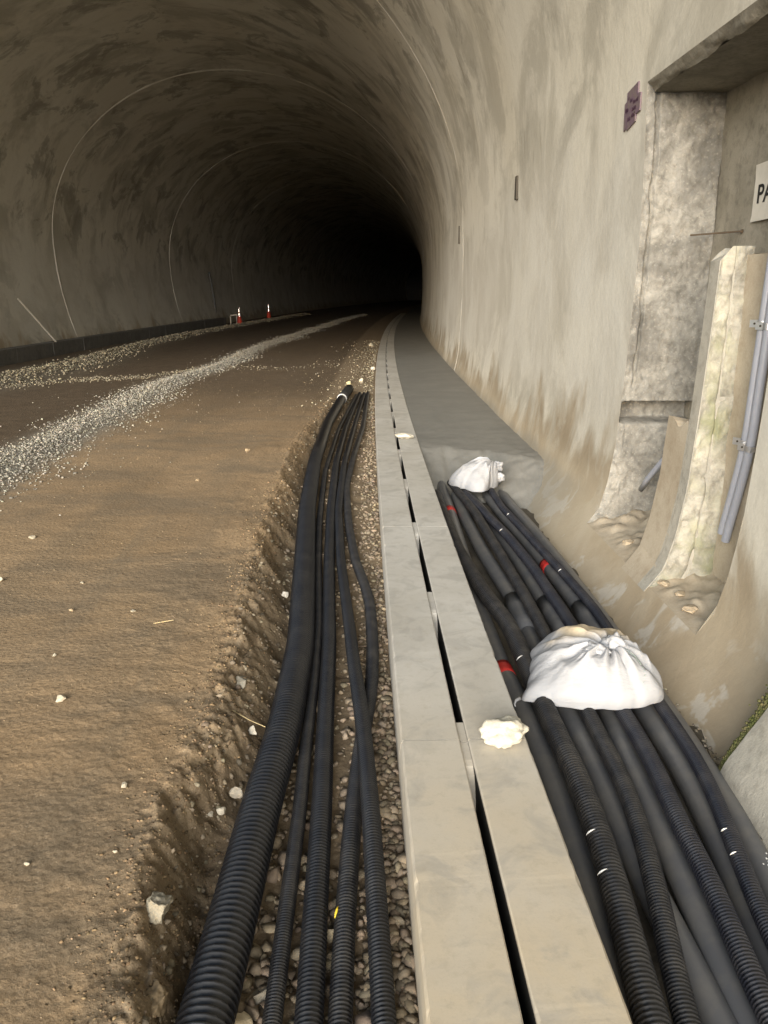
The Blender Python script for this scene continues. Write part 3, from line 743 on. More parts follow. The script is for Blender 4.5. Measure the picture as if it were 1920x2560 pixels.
for k in range(22):
    s = 1.75 + rng.random()*.6; t, z = on_pipe(tr, s); q = rng.random()*1.6 + .4
    mb = MB(); c = w1(s, t+.0462*math.cos(q), z+.0462*math.sin(q)); 
    rr_ = .0025+.004*rng.random()
    mb.lathe([(0.0001, rr_*.5), (rr_*.7, rr_*.35), (rr_, 0), (0.0001, -rr_*.5)], 6)
    mb.V = [(c.x+v[0], c.y+v[1]*1.4, c.z+v[2]*.5) for v in mb.V]
    mb.build('white_fleck', M['paper_white'], o)
for key, ss in (('R2', (2.27, 2.08, 3.6)), ('R8', (2.33, 2.21, 5.0, 6.4)), ('R6', (5.9,))):
    o, tr, r = PIPE[key]
    for s in ss:
        pts = []
        for q in np.linspace(2.0, 2.9, 6):
            t, z = on_pipe(tr, s + .01*(q-2.5)); pts.append(w1(s+.01*(q-2.5), t+(r+.001)*math.cos(q), z+(r+.001)*math.sin(q)))
        mb = MB(); mb.tube(pts, [.0006, .002, .0032, .003, .0016, .0006], 6); mb.build('white_scuff', M['paper_white'], o, True)

# ------------------------------------------------------------------ stones
import bmesh
def ico(sub):
    bm = bmesh.new(); bmesh.ops.create_icosphere(bm, subdivisions=sub, radius=1); bm.verts.ensure_lookup_table()
    V = np.array([v.co[:] for v in bm.verts]); F = np.array([[v.index for v in f.verts] for f in bm.faces]); bm.free(); return V, F
I1, I2, I4 = ico(1), ico(2), ico(5)
def rock(V, seed, ang=.35):
    r = np.random.default_rng(seed); P = V.copy()
    for k in range(11):      # slice flats to make it angular
        n = r.normal(size=3); n /= np.linalg.norm(n); d = .42+.42*r.random()
        h = P@n; over = np.clip(h-d, 0, None); P = P - over[:, None]*n
    P *= 1 + ang*.4*fbm(V[:, 0]*2+seed, V[:, 1]*2, V[:, 2]*2, seed % 97, 2)[:, None]
    return P
def scatter(name, pos, size, cols, base='I1', nvar=14, flatn=.75, seed=1):
    Vb, Fb = {'I1': I1, 'I2': I2}[base]
    r = np.random.default_rng(seed); n = len(pos)
    var = np.stack([rock(Vb, seed*100+i) for i in range(nvar)])
    P = var[r.integers(0, nvar, n)]                          # n, m, 3
    P = P*np.stack([.75+.5*r.random(n), .75+.5*r.random(n), flatn*(.7+.5*r.random(n))], -1)[:, None, :]
    a = r.random(n)*6.283; b = (r.random(n)-.5)*1.0
    ca, sa, cb, sb = np.cos(a), np.sin(a), np.cos(b), np.sin(b)
    x, y, z = P[..., 0], P[..., 1], P[..., 2]
    x, z = x*cb[:, None]-z*sb[:, None], x*sb[:, None]+z*cb[:, None]
    x, y = x*ca[:, None]-y*sa[:, None], x*sa[:, None]+y*ca[:, None]
    P = np.stack([x, y, z], -1)*size[:, None, None] + pos[:, None, :]
    F = Fb[None]+(np.arange(n)*len(Vb))[:, None, None]
    col = np.repeat(cols, len(Vb), axis=0)
    me = mesh_np(name, P.reshape(-1, 3), F.reshape(-1, 3), None, col)
    return link(name, me, M['stone'])
def stone_cols(n, base, var, r):
    b = np.array(base)[None]*(1+var*(r.random((n, 1))*2-1)); return np.clip(b*(1+.08*(r.random((n, 3))-.5)), .01, .9)
gz = lambda s, t: ground_z(s, t)[0]

r = np.random.default_rng(3)
# gravel bed in the left trench: big broken stone near, finer further on
n = 5200; s = .9*np.exp(r.random(n)*math.log(13.0/.9)); t = -.52 + r.random(n)*.50
t = np.where(r.random(n) < .45, -.16+.155*r.random(n)**.7, t)
keep = (t < -.005); s, t = s[keep], t[keep]; n = len(s)
size = (.008 + .022*r.random(n)**2.0)*np.where(s < 3.5, 1.0, .85) * np.where((t < -.2) & (s < 2.6), 1.25, 1)
pos = W(s, t, gz(s, t) + size*.25)
tag(scatter('gravel', pos, size, stone_cols(n, (.265, .215, .155), .45, r), 'I1', seed=5), 'broken stone bedding the left trench', None, None, 'stuff')
# windrow of pale gravel on the road
n = 26000; s = 5.0*np.exp(r.random(n)*math.log(62/5.)); c = np.interp(s, [5, 8, 12, 17, 26, 50, 70], [-3.35, -3.6, -3.7, -3.62, -3.4, -2.95, -2.4]) + .12*vnoise(s*.35, 0, 0, 77)
wd = np.interp(s, [5, 9, 15, 60], [.31, .30, .27, .24])*(1+.35*vnoise(s*.7, 2, 0, 78)); g = r.normal(size=n)
stray = r.random(n) < .05; g = np.where(stray, g*2.2, np.clip(g, -2.6, 2.6)); t = c + g*wd*.75
keep = (vnoise(s*1.3, t*2.2, 0, 79) + .6*r.random(n) > -.45) | (s < 9); s, t, g, wd, stray = s[keep], t[keep], g[keep], wd[keep], stray[keep]; n = len(s)
size = (.005+.017*r.random(n)**2.0)*np.interp(s, [5, 20, 60], [.85, 1.1, 2.0])*np.where(stray, .75, 1); h = np.where(stray, 0, .060*np.exp(-(g/1.0)**2))*r.random(n)
pos = W(s, t, gz(s, t) + h + size*.25)
tag(scatter('gravel', pos, size, stone_cols(n, (.285, .27, .228), .40, r), 'I1', seed=6), 'windrow of pale gravel along the road', None, None, 'stuff')
# pale gravel heaped along the foot of the kerb, with a thin trail crossing the road
n = 9000; s = 10*np.exp(r.random(n)*math.log(60/10.)); c = np.interp(s, [10, 14, 18, 24, 30, 40, 60], [-7.0, -6.7, -6.6, -7.1, -7.3, -7.2, -6.7])
wd = np.interp(s, [10, 15, 19, 24, 60], [.35, .5, .45, .28, .3]); t = c + r.normal(size=n)*wd*.7; t = np.clip(t, -7.9, -3)
size = (.007+.030*r.random(n)**2.6)*np.interp(s, [10, 60], [1, 1.8]); h = .10*np.exp(-((t-c)/wd)**2)*r.random(n)
n2 = 1100; f = r.random(n2); t2 = -6.3+2.6*f+r.normal(size=n2)*.1; s2 = 13.5+3.5*f + r.normal(size=n2)*.30 + .5*np.sin(f*7)
n3 = 220; f = r.random(n3)**1.3; t3 = -3.4+2.6*f+r.normal(size=n3)*.1; s3 = 17.3+1.1*f + r.normal(size=n3)*.30 + .3*np.sin(f*9)
n4 = 2200; s4 = 11.5+17*r.random(n4)**1.4; t4 = -.03-np.minimum(r.exponential(.28, n4), 1.4)
s = np.r_[s, s2, s3, s4]; t = np.r_[t, t2, t3, t4]; size = np.r_[size, .006+.016*r.random(n2)**2, .006+.014*r.random(n3)**2, .005+.024*r.random(n4)**4]; h = np.r_[h, np.zeros(n2+n3+n4)]
pos = W(s, t, gz(s, t) + h + size*.3)
tag(scatter('gravel', pos, size, stone_cols(len(s), (.27, .24, .175), .5, r), 'I1', seed=7), 'gravel heaped at the foot of the kerb and strewn about', None, None, 'stuff')
# crumbs and pebbles pressed in the dirt and along the broken trench edge
n = 11000; s = 1.3*np.exp(r.random(n)*math.log(18/1.3)); t = -.6-3.2*r.random(n)**1.4
keep = vnoise(s*1.4, t*1.8, 0, 91) + .35*r.random(n) > .02; s, t = s[keep], t[keep]; n = len(s)
size = (.0012+.0065*r.random(n)**5)*np.interp(s, [1, 8, 16], [.8, 1.6, 2.2])
n2 = 15000; s2 = 1.2*np.exp(r.random(n2)*math.log(13/1.2)); te = np.interp(s2, bk[:, 0], bk[:, 1]); t2 = te + r.normal(size=n2)*.085 + .05; size2 = (.0018+.0085*r.random(n2)**4.5)*np.interp(s2, [1, 6], [.9, 1.4])
s = np.r_[s, s2]; t = np.r_[t, t2]; size = np.r_[size, size2]
n5 = 1500; s5 = 1.25*np.exp(r.random(n5)*math.log(13/1.25)); t5 = np.interp(s5, bk[:, 0], bk[:, 1]) + .04 + .26*r.random(n5); size5 = (.005+.016*r.random(n5)**2.6)*np.interp(s5, [1, 6], [.8, 1.5])
s = np.r_[s, s5]; t = np.r_[t, t5]; size = np.r_[size, size5]
cols = np.vstack([stone_cols(n, (.26, .20, .125), .5, r), stone_cols(n2, (.19, .135, .078), .55, r), stone_cols(n5, (.235, .195, .14), .5, r)])
pos = W(s, t, gz(s, t) - size*.15)
tag(scatter('pebbles', pos, size, cols, 'I1', seed=8), 'soil crumbs and pebbles on the dirt', None, None, 'stuff')
# grit in the wall foot on the right
n = 900; s = 1.2+3.0*r.random(n); t = 1.20+.16*r.random(n); size = .004+.010*r.random(n)**2
pos = W(s, t, -.31+size*.3+.04*r.random(n)); tag(scatter('rubble', pos, size, stone_cols(n, (.16, .145, .115), .5, r), 'I1', seed=9), 'dark grit along the wall foot', None, None, 'stuff')

def big_rock(name, label, s, t, z, dims, seed, col, rot=0.0, cat='stone', group=None, rough=.06, cuts=True):
    V, F = ico(4)
    P = rock(V, seed, .25) if cuts else V*(1+.22*fbm(V[:, 0]*1.7+seed, V[:, 1]*1.7, V[:, 2]*1.7, seed % 89, 3))[:, None]
    P *= 1 + rough*fbm(V[:, 0]*5+seed, V[:, 1]*5, V[:, 2]*5, seed % 53, 4)[:, None]
    P = P*np.array(dims)/2; c, q = math.cos(rot), math.sin(rot)
    P = np.stack([P[:, 0]*c-P[:, 1]*q, P[:, 0]*q+P[:, 1]*c, P[:, 2]], -1)
    colr = np.repeat(np.array([col]), len(P), 0)*(1+.12*fbm(V[:, 0]*3, V[:, 1]*3, V[:, 2]*3, seed % 31, 3))[:, None]
    me = mesh_np(name, P, F, None, np.clip(colr, 0, .95)); o = link(name, me, M['stone']); o.location = w1(s, t, z)
    return tag(o, label, cat, group)
WHITE = (.54, .515, .43)
big_rock('white_stone', 'large knobbly white stone on the right half of the drain', 2.62, .375, .036, (.175, .135, .095), 101, WHITE, .2, rough=.09, cuts=False)
big_rock('white_stone', 'smaller smooth white stone on the drain near the walkway end', 8.98, .325, .034, (.23, .14, .085), 207, WHITE, -.2, rough=.05)
big_rock('white_stone', 'white stone lying just past the ends of the black pipes', 14.9, -.26, .03, (.17, .12, .11), 303, (.62, .57, .45), .5)
big_rock('white_stone', 'yellowish stone left of the white one past the pipe ends', 14.6, -.48, .02, (.11, .09, .09), 304, (.50, .45, .27), .1)
big_rock('white_stone', 'small white stone touching the left edge of the drain in the distance', 17.4, -.05, .03, (.13, .1, .08), 305, (.62, .59, .50), 0)
big_rock('white_stone', 'pale stone at the drain edge farthest into the dark', 25.4, -.25, .04, (.16, .13, .12), 306, (.5, .47, .38), 0)
big_rock('grey_rock', 'lumpy grey rock stuck in the trench bank left of the thickest pipe', 1.84, -.70, -.02, (.082, .085, .075), 110, (.25, .225, .17), .4, 'rock', rough=.16)
big_rock('grey_rock', 'pale rock wedged beneath the thinnest pipe near the bottom edge', 1.73, -.425, -.235, (.13, .13, .09), 111, (.33, .295, .23), .9, 'rock')
big_rock('grey_rock', 'tan rock cut by the bottom edge beside the thickest pipe', 1.60, -.455, -.19, (.07, .09, .08), 112, (.44, .37, .25), .3, 'rock')
big_rock('grey_rock', 'square grey stone touching the thickest pipe midway along the bank', 2.52, -.595, -.13, (.055, .06, .05), 113, (.40, .36, .29), .1, 'rock')
big_rock('pale_stone', 'left one of two small pale stones in the bank hollow', 2.38, -.665, -.12, (.03, .028, .022), 114, (.46, .42, .34), .1)
big_rock('pale_stone', 'right one of two small pale stones in the bank hollow', 2.41, -.632, -.13, (.042, .03, .024), 115, (.46, .42, .34), .5)
big_rock('grey_rock', 'angular grey stone high on the bank where the pipes bend', 3.23, -.68, -.06, (.085, .10, .07), 116, (.30, .275, .22), .7, 'rock')
big_rock('pale_stone', 'pale stone against the thickest pipe beside a dry stalk', 2.91, -.585, -.12, (.04, .055, .05), 117, (.50, .47, .40), .2)
big_rock('pale_stone', 'round tan stone left of the dry stalk in the bank', 2.88, -.632, -.13, (.05, .05, .045), 118, (.38, .32, .22), .2)
big_rock('pale_stone', 'bright stone against the thickest pipe high up the bundle', 4.45, -.60, -.12, (.045, .07, .06), 119, (.55, .52, .46), .2)
big_rock('grey_rock', 'half buried clod at the bottom left of the trench bank', 1.60, -.66, -.10, (.075, .10, .12), 120, (.27, .205, .125), .2, 'rock', rough=.14)
rp = [(2.97, -1.37, .05, 'flat white pebble in the dirt left of the trench'), (5.14, -2.34, .05, 'white pebble on the dirt below the gravel windrow'),
      (4.36, -2.21, .045, 'white pebble at the left edge of the photo on the dirt'), (3.95, -1.67, .035, 'tan pebble right of a scraped patch in the dirt'),
      (4.36, -1.75, .03, 'small pale pebble above a scraped patch in the dirt'), (2.39, -.95, .03, 'white pebble in the dirt near the bank hollow'),
      (2.05, -.88, .018, 'tiny white pebble on the dirt below the bank hollow'), (3.9, -1.33, .03, 'pale pebble in the dirt level with the pipe bend'),
      (3.4, -1.55, .03, 'pale pebble left of the flat white one'), (2.0, -1.12, .02, 'pale pebble in the lower dirt near the left edge'),
      (8.2, -1.35, .07, 'tan stone on the dirt road near the upper trench'), (6.9, -1.6, .05, 'pale stone on the dirt road below the tan stone')]
for i, (s, t, d, lab) in enumerate(rp):
    z = float(gz(np.array(s), np.array(t)))
    big_rock('road_pebble', lab, s, t, z+d*.15, (d, d*.75, d*.6), 400+i, (.44, .40, .31) if 'tan' not in lab else (.36, .28, .18), i, 'pebble', 'loose pebbles on the dirt road')
# mortar lumps lying in the slots
for s, t, d, lab in [(4.05, 1.66, .10, 'lump of broken mortar at the near end of the lower slot'), (4.28, 1.70, .09, 'middle lump of broken mortar in the lower slot'), (4.45, 1.66, .08, 'lump of mortar below the mossy pilaster'), (5.25, 1.70, .12, 'flat lump of mortar in the farther slot')]:
    big_rock('mortar_lump', lab, s, t, -.075, (d, d*.9, d*.45), int(s*100), (.43, .355, .255), s, 'rubble')

# straws
mb = MB(); mb.tube([w1(2.98, -.68, -.06), w1(2.93, -.60, -.08), w1(2.86, -.53, -.07)], .002, 5); tag(mb.build('dry_stalk', M['straw']), 'thin dry stalk sticking out of the trench bank', 'stalk')
mb = MB(); mb.tube([w1(3.72, -1.18, .012), w1(3.76, -1.09, .012)], .0025, 5); tag(mb.build('dry_stalk', M['straw']), 'short pale stalk lying flat on the dirt road', 'stalk')
mb = MB(); mb.tube([w1(3.88, -.22, -.2), w1(3.86, -.10, -.19)], .005, 6); tag(mb.build('wooden_stick', M['rust']), 'short brown stick across the trench between two pipes', 'stick')

# ------------------------------------------------------------------ sandbags
def sandbag(label, c, foot, height, knot, mat, seed, pleat=.012, rz_=0.0, flatp=2.4, corners=()):
    base = w1(*c)
    o_e = empty('sandbag', base, rz_)
    nr, na = 60, 168
    F_ = np.array(foot); ang = np.arctan2(F_[:, 1], F_[:, 0]); rad = np.hypot(F_[:, 0], F_[:, 1]); k = np.argsort(ang); ang, rad = ang[k], rad[k]
    ang = np.r_[ang[-1]-2*np.pi, ang, ang[0]+2*np.pi]; rad = np.r_[rad[-1], rad, rad[0]]
    th = np.linspace(-np.pi, np.pi, na, endpoint=False)
    R = np.interp(th, ang, rad); ker = np.hanning(9)[1:-1]; ker /= ker.sum(); R = np.convolve(np.pad(R, 3, mode='wrap'), ker, 'valid')
    u = np.linspace(0, 1, nr)
    # u 0..0.72 top from knot to rim, 0.72..1 underside
    Uu, Tt = np.meshgrid(u, th, indexing='ij'); Rr = np.broadcast_to(R, Uu.shape)
    top = Uu < .75
    cw = np.zeros_like(Tt)
    for ca, wdt in corners: cw = np.maximum(cw, np.exp(-((np.angle(np.exp(1j*(Tt-ca))))/wdt)**2))
    pw_ = flatp*(1-cw) + 1.7*cw; qw_ = .60*(1-cw) + .85*cw
    rho = np.where(top, np.sin(np.clip(Uu/.75, 0, 1)*np.pi/2)**.95, 1-(Uu-.75)/.25*.999)
    zz = np.where(top, height*(1-np.clip(rho, 0, 1)**pw_)**qw_, -.010*np.sin((1-rho)*np.pi*.5))
    kx, ky = knot
    sh = (1-rho)
    X = Rr*rho*np.cos(Tt) + kx*sh; Y = Rr*rho*np.sin(Tt) + ky*sh
    # pleats pulled in to the knot, wrinkles, dip round the knot
    dk = np.hypot(X-kx, Y-ky)
    ph = 3.0*fbm(np.cos(Tt)*1.2, np.sin(Tt)*1.2, 0, seed, 2)
    pl = np.sin(Tt*13+ph) + .6*np.sin(Tt*21+ph*2+1)
    zz = zz + np.where(top, pleat*pl*np.exp(-((dk-.08)/.10)**2) - .045*np.exp(-(dk/.055)**2) + .22*pleat*np.sin(Tt*7+ph)*rho*(1-rho**5), 0)
    zz = zz + np.where(top, .010*fbm(X*9, Y*9, 0, seed+5, 3), 0)
    fold = 1-np.abs(fbm(X*6+Y*2.5, Y*3-X*4, 0, seed+8, 2))*1.6
    zz = zz + np.where(top, .022*np.clip(fold, 0, 1)**3*rho*(1-rho**6), 0)
    bul = 1 + .055*np.sin(np.pi*np.clip(zz/height*1.5, 0, 1))*np.where(top, sst(.6, .95, rho), 0)
    X = X*bul; Y = Y*bul
    ru = 1+.012*pl*np.where(top, rho**3, 0)*.6
    V = np.stack([X*ru, Y*ru, zz], -1)
    me = mesh_np('sack', V, grid_faces(nr, na, wrap_v=True)); s_ = link('sack', me, mat, None, True); s_.parent = o_e
    sub = s_.modifiers.new('sub', 'SUBSURF'); sub.levels = 0; sub.render_levels = 1
    tag(o_e, label, 'sandbag', 'white woven sandbags on the pipes')
    return o_e, V, th, u
def crumple(name, mat, parent, c, dims, seed, rot=0.0):
    V, F = ico(4)
    P = V*(1+.34*fbm(V[:, 0]*1.9+seed, V[:, 1]*1.9, V[:, 2]*1.9, seed, 3)[:, None])
    q = 1-np.abs(fbm(V[:, 0]*3, V[:, 1]*3+seed, V[:, 2]*1.2, seed+3, 2)); P = P*(1+.16*q**3)[:, None]
    P = P*np.array(dims)/2; cc, ss = math.cos(rot), math.sin(rot)
    P = np.stack([P[:, 0]*cc-P[:, 1]*ss, P[:, 0]*ss+P[:, 1]*cc, P[:, 2]], -1)+np.array(c)
    me = mesh_np(name, P, F); o = link(name, me, mat, None, True); o.parent = parent; return o
foot1 = [(-.37, -.19), (-.30, -.205), (-.16, -.245), (-.02, -.27), (.14, -.265), (.27, -.215), (.305, -.15), (.285, .02), (.265, .20), (.20, .33), (.04, .37), (-.14, .36), (-.215, .30), (-.235, .14), (-.27, -.02), (-.32, -.13)]
bag, BV, _, _ = sandbag('large white woven sandbag with a knotted neck, lying across the near pipes', (3.40, .925, -.165), foot1, .20, (.075, -.03), M['bag'], 5, .016, 0.0, 3.3, ((-2.68, .30), (-.46, .2), (2.2, .22)))
def parented(o, e): o.parent = e; return o
crumple('tied_neck', M['bag'], bag, (.105, -.015, .185), (.105, .12, .10), 12, .4)
crumple('tied_neck', M['bag'], bag, (.01, -.07, .185), (.125, .08, .055), 19, -.5)
def surf_z(V, x, y):
    P = V.reshape(-1, 3); P = P[P[:, 2] > -.005]; d = np.hypot(P[:, 0]-x, P[:, 1]-y); i = np.argsort(d)[:4]; return float(P[i, 2].mean())
# stitched seam from the neck to the front, in short grey green stitches
mb = MB(); pts = [(.13, -.075), (.165, -.12), (.185, -.165), (.19, -.205), (.175, -.24), (.14, -.262)]
pp = np.array(pts); 
for k in range(26):
    f0, f1 = k/26*5, (k+.78)/26*5
    q = [(np.interp(f, range(6), pp[:, 0]), np.interp(f, range(6), pp[:, 1])) for f in (f0, (f0+f1)/2, f1)]
    for dx in (0, .006):
        mb.tube([(a+dx, b, surf_z(BV, a+dx, b)+.003) for a, b in q], .0016, 5)
o = mb.build('stitched_seam', M['thread']); o.parent = bag
mb = MB(); mb.tube([(-.355, -.19, .008), (-.375, -.205, .006), (-.382, -.218, -.004), (-.380, -.23, -.012)], [.009, .006, .005, .002], 7); o = mb.build('corner_ear', M['bag'], smooth=True); o.parent = bag
foot2 = [(-.27, .10), (-.24, -.06), (-.12, -.20), (.0, -.33), (.06, -.31), (.13, -.16), (.24, -.02), (.25, .12), (.16, .20), (-.02, .26), (-.18, .24)]
bag2, BV2, _, _ = sandbag('smaller plump white sandbag lying where the walkway slope meets the pipes', (7.42, .925, -.175), [(.9*a, .92*b) for a, b in foot2], .25, (.18, .05), M['bag2'], 23, .012, .0, 2.6, ((-1.5, .35), (2.6, .3)))
crumple('tied_neck', M['bag2'], bag2, (.225, .13, .15), (.12, .09, .09), 31, .2)
crumple('tied_neck', M['bag2'], bag2, (.235, .0, .08), (.10, .08, .08), 37, -.2)
mb = MB(); pts = [(-.10, .02), (-.15, -.02), (-.175, -.07), (-.18, -.11)]
mb.tube([(a, b, surf_z(BV2, a, b)+.003) for a, b in pts], .003, 5); pts = [(-.06, -.05), (-.02, -.11), (.03, -.17), (.07, -.2)]
mb.tube([(a, b, surf_z(BV2, a, b)+.003) for a, b in pts], .003, 5)
o = mb.build('stitched_seam', M['thread']); o.parent = bag2

# ------------------------------------------------------------------ conduits, clamps, signs, bars
def conduit(label, ds, dt, z_top, z_bot, cl):
    zs = np.linspace(z_top, z_bot, 26); pts = []
    for z in zs:
        bend = .16*sst(.92, .0, z)
        s = 4.085 + ds + bend + .05*(1.6-z)
        t = 1.925 + dt 
        pts.append(w1(s, t, z))
    mb = MB(); mb.tube(pts, .0235, 18, False); mb.tube(pts[::-1], .021, 18, False)
    o = mb.build('conduit', M['conduit'], None, True); tag(o, label, 'conduit', 'grey plastic conduits in the niche')
    for zc in cl:
        k = int(np.argmin(abs(zs-zc))); p = pts[k]; d = (pts[k+1]-pts[k-1]).normalized()
        mbb = MB(); mbb.tube([p-d*.016, p+d*.016], .0275, 18, False)
        side = Vector((-.55, .83, 0)) if ds > -.02 else Vector((.55, -.83, 0))
        a = p + side*.024
        q = MB(); q.box(-.026, .026, -.003, .003, -.019, .019)
        R_ = side.to_track_quat('X', 'Z').to_matrix()
        mbb.add([a + side*.022 + R_@Vector(v) for v in q.V], q.F)
        mo = mbb.build('clamp', M['zinc'], o, False)
        sb = MB(); sb.tube([a+side*.02+R_@Vector((0, .0, 0)), a+side*.02+R_@Vector((0, .006, 0))], .006, 8)
        sb.tube([a+side*.02+R_@Vector((0, -.006, 0)), a+side*.02], .006, 8)
        sb.build('screw', M['steeldark'], mo)
conduit('left one of two grey plastic conduits clamped side by side in the near slot', .062, 0, 2.0, .27, (.80, 1.44))
conduit('right one of two grey plastic conduits clamped side by side in the near slot', -.004, 0, 2.0, .24, (.785, 1.42))
mb = MB(); pts = [w1(5.78, 1.98, .15), w1(5.66, 1.99, .27), w1(5.50, 2.06, .5), w1(5.42, 2.15, .8), w1(5.42, 2.2, 1.25)]
pts = [w1(5.72, 1.93, .19), w1(5.60, 1.93, .30), w1(5.47, 1.97, .45), w1(5.40, 2.05, .58), w1(5.36, 2.16, .66)]
mb.tube(pts, .02, 14); tag(mb.build('conduit', M['conduit'], None, True), 'short grey conduit stub poking out in the farther slot', 'conduit', 'grey plastic conduits in the niche')
mb = MB(); mb.box(5.50, 5.56, 2.20, 2.24, .66, 1.0); tag(mb.build('junction_box', M['kerb'], None, stz=True, bevel=.006), 'narrow grey cover strip at the foot of the niche jamb, behind the pilaster', 'cover strip')
mb = MB(); mb.tube([w1(5.80, 2.15, 1.985), w1(5.42, 2.33, 1.985)], .006, 8); mb.tube([w1(5.42, 2.33, 1.985), w1(5.41, 2.335, 1.985)], .012, 8)
tag(mb.build('steel_pin', M['rust'], None), 'thin rusty steel pin across the corner of the niche', 'pin')

def text_mesh(txt, size, depth=.001):
    cu = bpy.data.curves.new('lettering', 'FONT'); cu.body = txt; cu.size = size; cu.extrude = depth; cu.offset = size*.012
    ob = bpy.data.objects.new('lettering', cu); COL.objects.link(ob)
    dg = bpy.context.evaluated_depsgraph_get(); me = bpy.data.meshes.new_from_object(ob.evaluated_get(dg))
    bpy.data.objects.remove(ob); return me
# white sign on the niche's back wall
bs0, bs1, bz0, bz1 = 4.55, 5.29, 2.03, 2.36
e = empty('white_sign', w1(5.26, NB-.04, 2.2)); tag(e, 'white board sign with black capitals PA on the niche back wall', 'sign')
V = []; us = np.linspace(bs1, bs0, 16); vs = np.linspace(bz0, bz1, 10)
def bow(s, z): return NB - .03 - .012*np.sin((s-bs0)*5) - .02*sst(2.28, 2.37, z)
U_, V_ = np.meshgrid(us, vs, indexing='ij')
cut = np.where((V_ > 2.30) & (U_ > 5.24), (V_-2.30)*.5, 0) + np.where(V_ < 2.06, -.012, 0)*(U_ > 5.25)
Pf = W(U_-cut, bow(U_, V_), V_); Pb = W(U_-cut, bow(U_, V_)+.006, V_)
me = mesh_np('board', np.concatenate([Pf.reshape(-1, 3), Pb.reshape(-1, 3)]), np.vstack([grid_faces(16, 10), grid_faces(16, 10)[:, ::-1]+160]))
link('board', me, M['signwhite'], e)
tm_ = text_mesh('PA', .155); 
vco = np.array([v.co[:] for v in tm_.vertices]); 
s_t = 5.235 - vco[:, 0]*1.25; z_t = 2.135 + vco[:, 1]*1.0
P = W(s_t, bow(s_t, z_t) - .003 - vco[:, 2], z_t)
tm_.vertices.foreach_set('co', P.astype(np.float32).ravel()); tm_.update(); link('lettering', tm_, M['ink'], e)
# purple plate hanging beside the niche
e = empty('purple_plate', w1(6.17, 1.80, 2.9)); tag(e, 'weathered purple plate with dark lettering beside the top corner of the niche', 'plate')
def pl_w(s, z): return w1(s, float(wall_t(z)) - .012, z)
outl = [(6.00, 2.93), (6.06, 2.935), (6.06, 3.01), (6.30, 2.985), (6.30, 2.93), (6.35, 2.92), (6.36, 2.74), (6.31, 2.755), (6.29, 2.735), (6.10, 2.765), (6.09, 2.81), (6.00, 2.815)]
mb = MB(); n = len(outl); V = [pl_w(s, z) for s, z in outl] + [pl_w(s, z)+Vector((.010, 0, 0)) for s, z in outl]
mb.add(V, [tuple(range(n)), tuple(range(2*n-1, n-1, -1))] + [(i, (i+1) % n, n+(i+1) % n, n+i) for i in range(n)]); mb.build('board', M['purple'], e)
mb = MB()
for (s0, s1, z) in [(6.24, 6.26, 2.93), (6.04, 6.15, 2.885), (6.25, 6.32, 2.855), (6.17, 6.21, 2.905), (6.08, 6.16, 2.84), (6.20, 6.26, 2.79), (6.10, 6.18, 2.80)]:
    k = s0
    while k < s1:
        hgt = random.uniform(.018, .034); a = pl_w(k, z); wd = random.uniform(.007, .014)
        b_ = pl_w(k+wd, z)
        off_ = Vector((-.0025, 0, 0)); mb.add([a+off_, b_+off_, b_+off_+Vector((0, 0, hgt)), a+off_+Vector((0, 0, hgt*.8))], [(0, 1, 2, 3)]); k += wd+.007
mb.build('lettering', M['purpleink'], e)
# small dark fixings let into the right wall
def tab(label, s, z0, z1, wd):
    mb = MB(); t = float(wall_t((z0+z1)/2)); mb.box(s-wd/2, s+wd/2, t-.02, t+.02, z0, z1); tag(mb.build('fixing_plate', M['steeldark'], None, stz=True, bevel=.003), label, 'fixing plate')
tab('dark upright fixing plate high on the right wall, nearest of the two', 10.8, 2.74, 3.02, .11)
tab('dark slim fixing plate on the right wall farther into the tunnel', 18.1, 2.62, 2.98, .12)
# moss seam and the grey concrete block at the lower right
def blk(q, s_):
    z = -.45 + q*1.3; t = np.interp(z, [-.45, -.33, -.2, .0, .3, .6, .9], [1.215, 1.245, 1.30, 1.42, 1.56, 1.64, 1.70])
    t = t + .010*fbm(s_*5, z*5, 0, 81, 4) + .02*sst(2.62, 2.78, s_)
    return W(s_ , t, z)
qs = np.linspace(0, 1, 40); us = np.linspace(-3, 2.78, 70)
Q_, U_ = np.meshgrid(qs, us, indexing='ij')
Vb = np.concatenate([blk(Q_, U_).reshape(-1, 3)]); Fb = grid_faces(40, 70)
n0 = len(Vb)
capz = -.45+qs*1.3; lastcol = blk(qs, np.full(40, 2.78)); back = W(np.full(40, 2.80), np.full(40, 1.86), capz)
Vb = np.vstack([Vb, lastcol, back]); Fc = np.array([[n0+i, n0+i+1, n0+40+i+1, n0+40+i] for i in range(39)])
blo = link('concrete_block', mesh_np('concrete_block', Vb, np.vstack([Fb, Fc])), M['block'], None, True)
tag(blo, 'rounded grey concrete block at the right edge of the photo, mossy along its seam', 'concrete block')
r = np.random.default_rng(9); n = 3800
z = -.26 + 1.0*r.random(n)**1.3; s = 2.79 + .035*r.normal(size=n)*sst(-.3, .2, z) + .01*r.normal(size=n); t = wall_t(z)-.02 + .01*r.normal(size=n)
t = np.minimum(t, np.interp(z, [-.45, -.33, -.2, .0, .3, .6, .9], [1.215, 1.245, 1.30, 1.42, 1.56, 1.64, 1.70])+.03)
size = .003+.008*r.random(n)
Vv, Ff = I1
P = Vv[None]*size[:, None, None]*np.array([1, 1, .8]) + W(s, t, z)[:, None, :]
me = mesh_np('moss', P.reshape(-1, 3), (Ff[None]+(np.arange(n)*len(Vv))[:, None, None]).reshape(-1, 3)); mo = link('moss', me, M['moss'], blo, True); mo['kind'] = 'stuff'

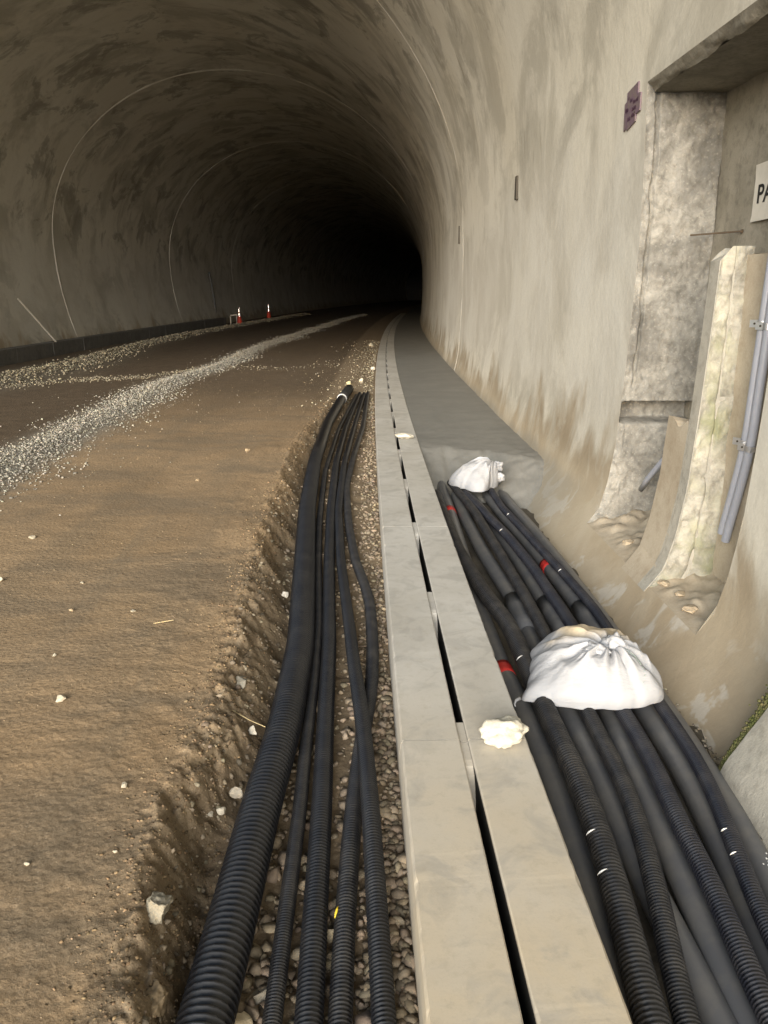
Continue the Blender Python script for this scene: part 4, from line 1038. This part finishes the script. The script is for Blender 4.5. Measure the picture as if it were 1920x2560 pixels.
# ------------------------------------------------------------------ far things
def cone(label, s, t, h, lean=0):
    z = float(gz(np.array(s), np.array(t)))
    e = empty('traffic_cone', w1(s, t, z)); e.rotation_euler = (0, math.radians(lean), .2)
    def prt(name, mat, fn):
        mb = MB(); fn(mb); o = mb.build(name, M[mat], None, True); o.parent = e; return o
    R_ = lambda q: .165*h*(1-q)+.028*h*q
    b = prt('base', 'rubber', lambda mb: (mb.box(-.21*h, .21*h, -.21*h, .21*h, 0, .045*h)))
    prt('body', 'orange', lambda mb: mb.lathe([(R_(q), (.046+.954*q)*h) for q in np.linspace(0, 1, 9)], 20))
    for a, c in ((.44, .66), (.69, .93)):
        def steps(mb):
            qs_ = np.linspace(a, c, 9); pr = []
            for q0, q1 in zip(qs_[:-1], qs_[1:]): pr += [(R_(q0)+.004, (.046+.954*q0)*h), (R_(q0)+.004, (.046+.954*q1)*h - .0005)]
            mb.lathe(pr, 24)
        o_ = prt('reflective_sleeve', 'reflect', steps); o_.data.polygons.foreach_set('use_smooth', [False]*len(o_.data.polygons))
    prt('tip', 'rubber', lambda mb: mb.lathe([(R_(.96)+.003, .962*h), (R_(1)+.004, 1.0*h), (.018*h, 1.03*h), (.0001, 1.035*h)], 14))
    tag(e, label, 'traffic cone', 'traffic cones by the left wall')
cone('orange and white traffic cone at the end of the kerb, left one of two', 40.9, -7.42, .85, 0)
cone('orange and white traffic cone farther in, right one of two', 50.2, -7.6, .85, 0)
mb = MB(); mb.tube([w1(40.4, -7.75, .08), w1(40.4, -7.75, .50)], .03, 8); mb.tube([w1(40.45, -7.75, .52), w1(40.45, -7.4, .56)], .035, 8); mb.tube([w1(40.4, -7.45, .08), w1(40.4, -7.45, .54)], .02, 8)
tag(mb.build('timber_trestle', M['wood'], None), 'small pale timber trestle at the kerb end behind the left cone', 'trestle')
mb = MB(); mb.tube([w1(20.3, -7.98, .40), w1(19.4, -8.42, 1.47)], .023, 8); tag(mb.build('timber_pole', M['wood'], None), 'thin pale pole leaning from the kerb top against the left wall', 'pole')
pts = [w1(39.6 + .3*math.sin(q*2), -8.5+.14*q, 2.55-1.9*q) for q in np.linspace(0, 1, 12)]
mb = MB(); mb.tube(pts, .05, 8); tag(mb.build('hanging_cable', M['kerb'], None, True), 'thick grey cable hanging down the left wall beside the cones', 'cable')
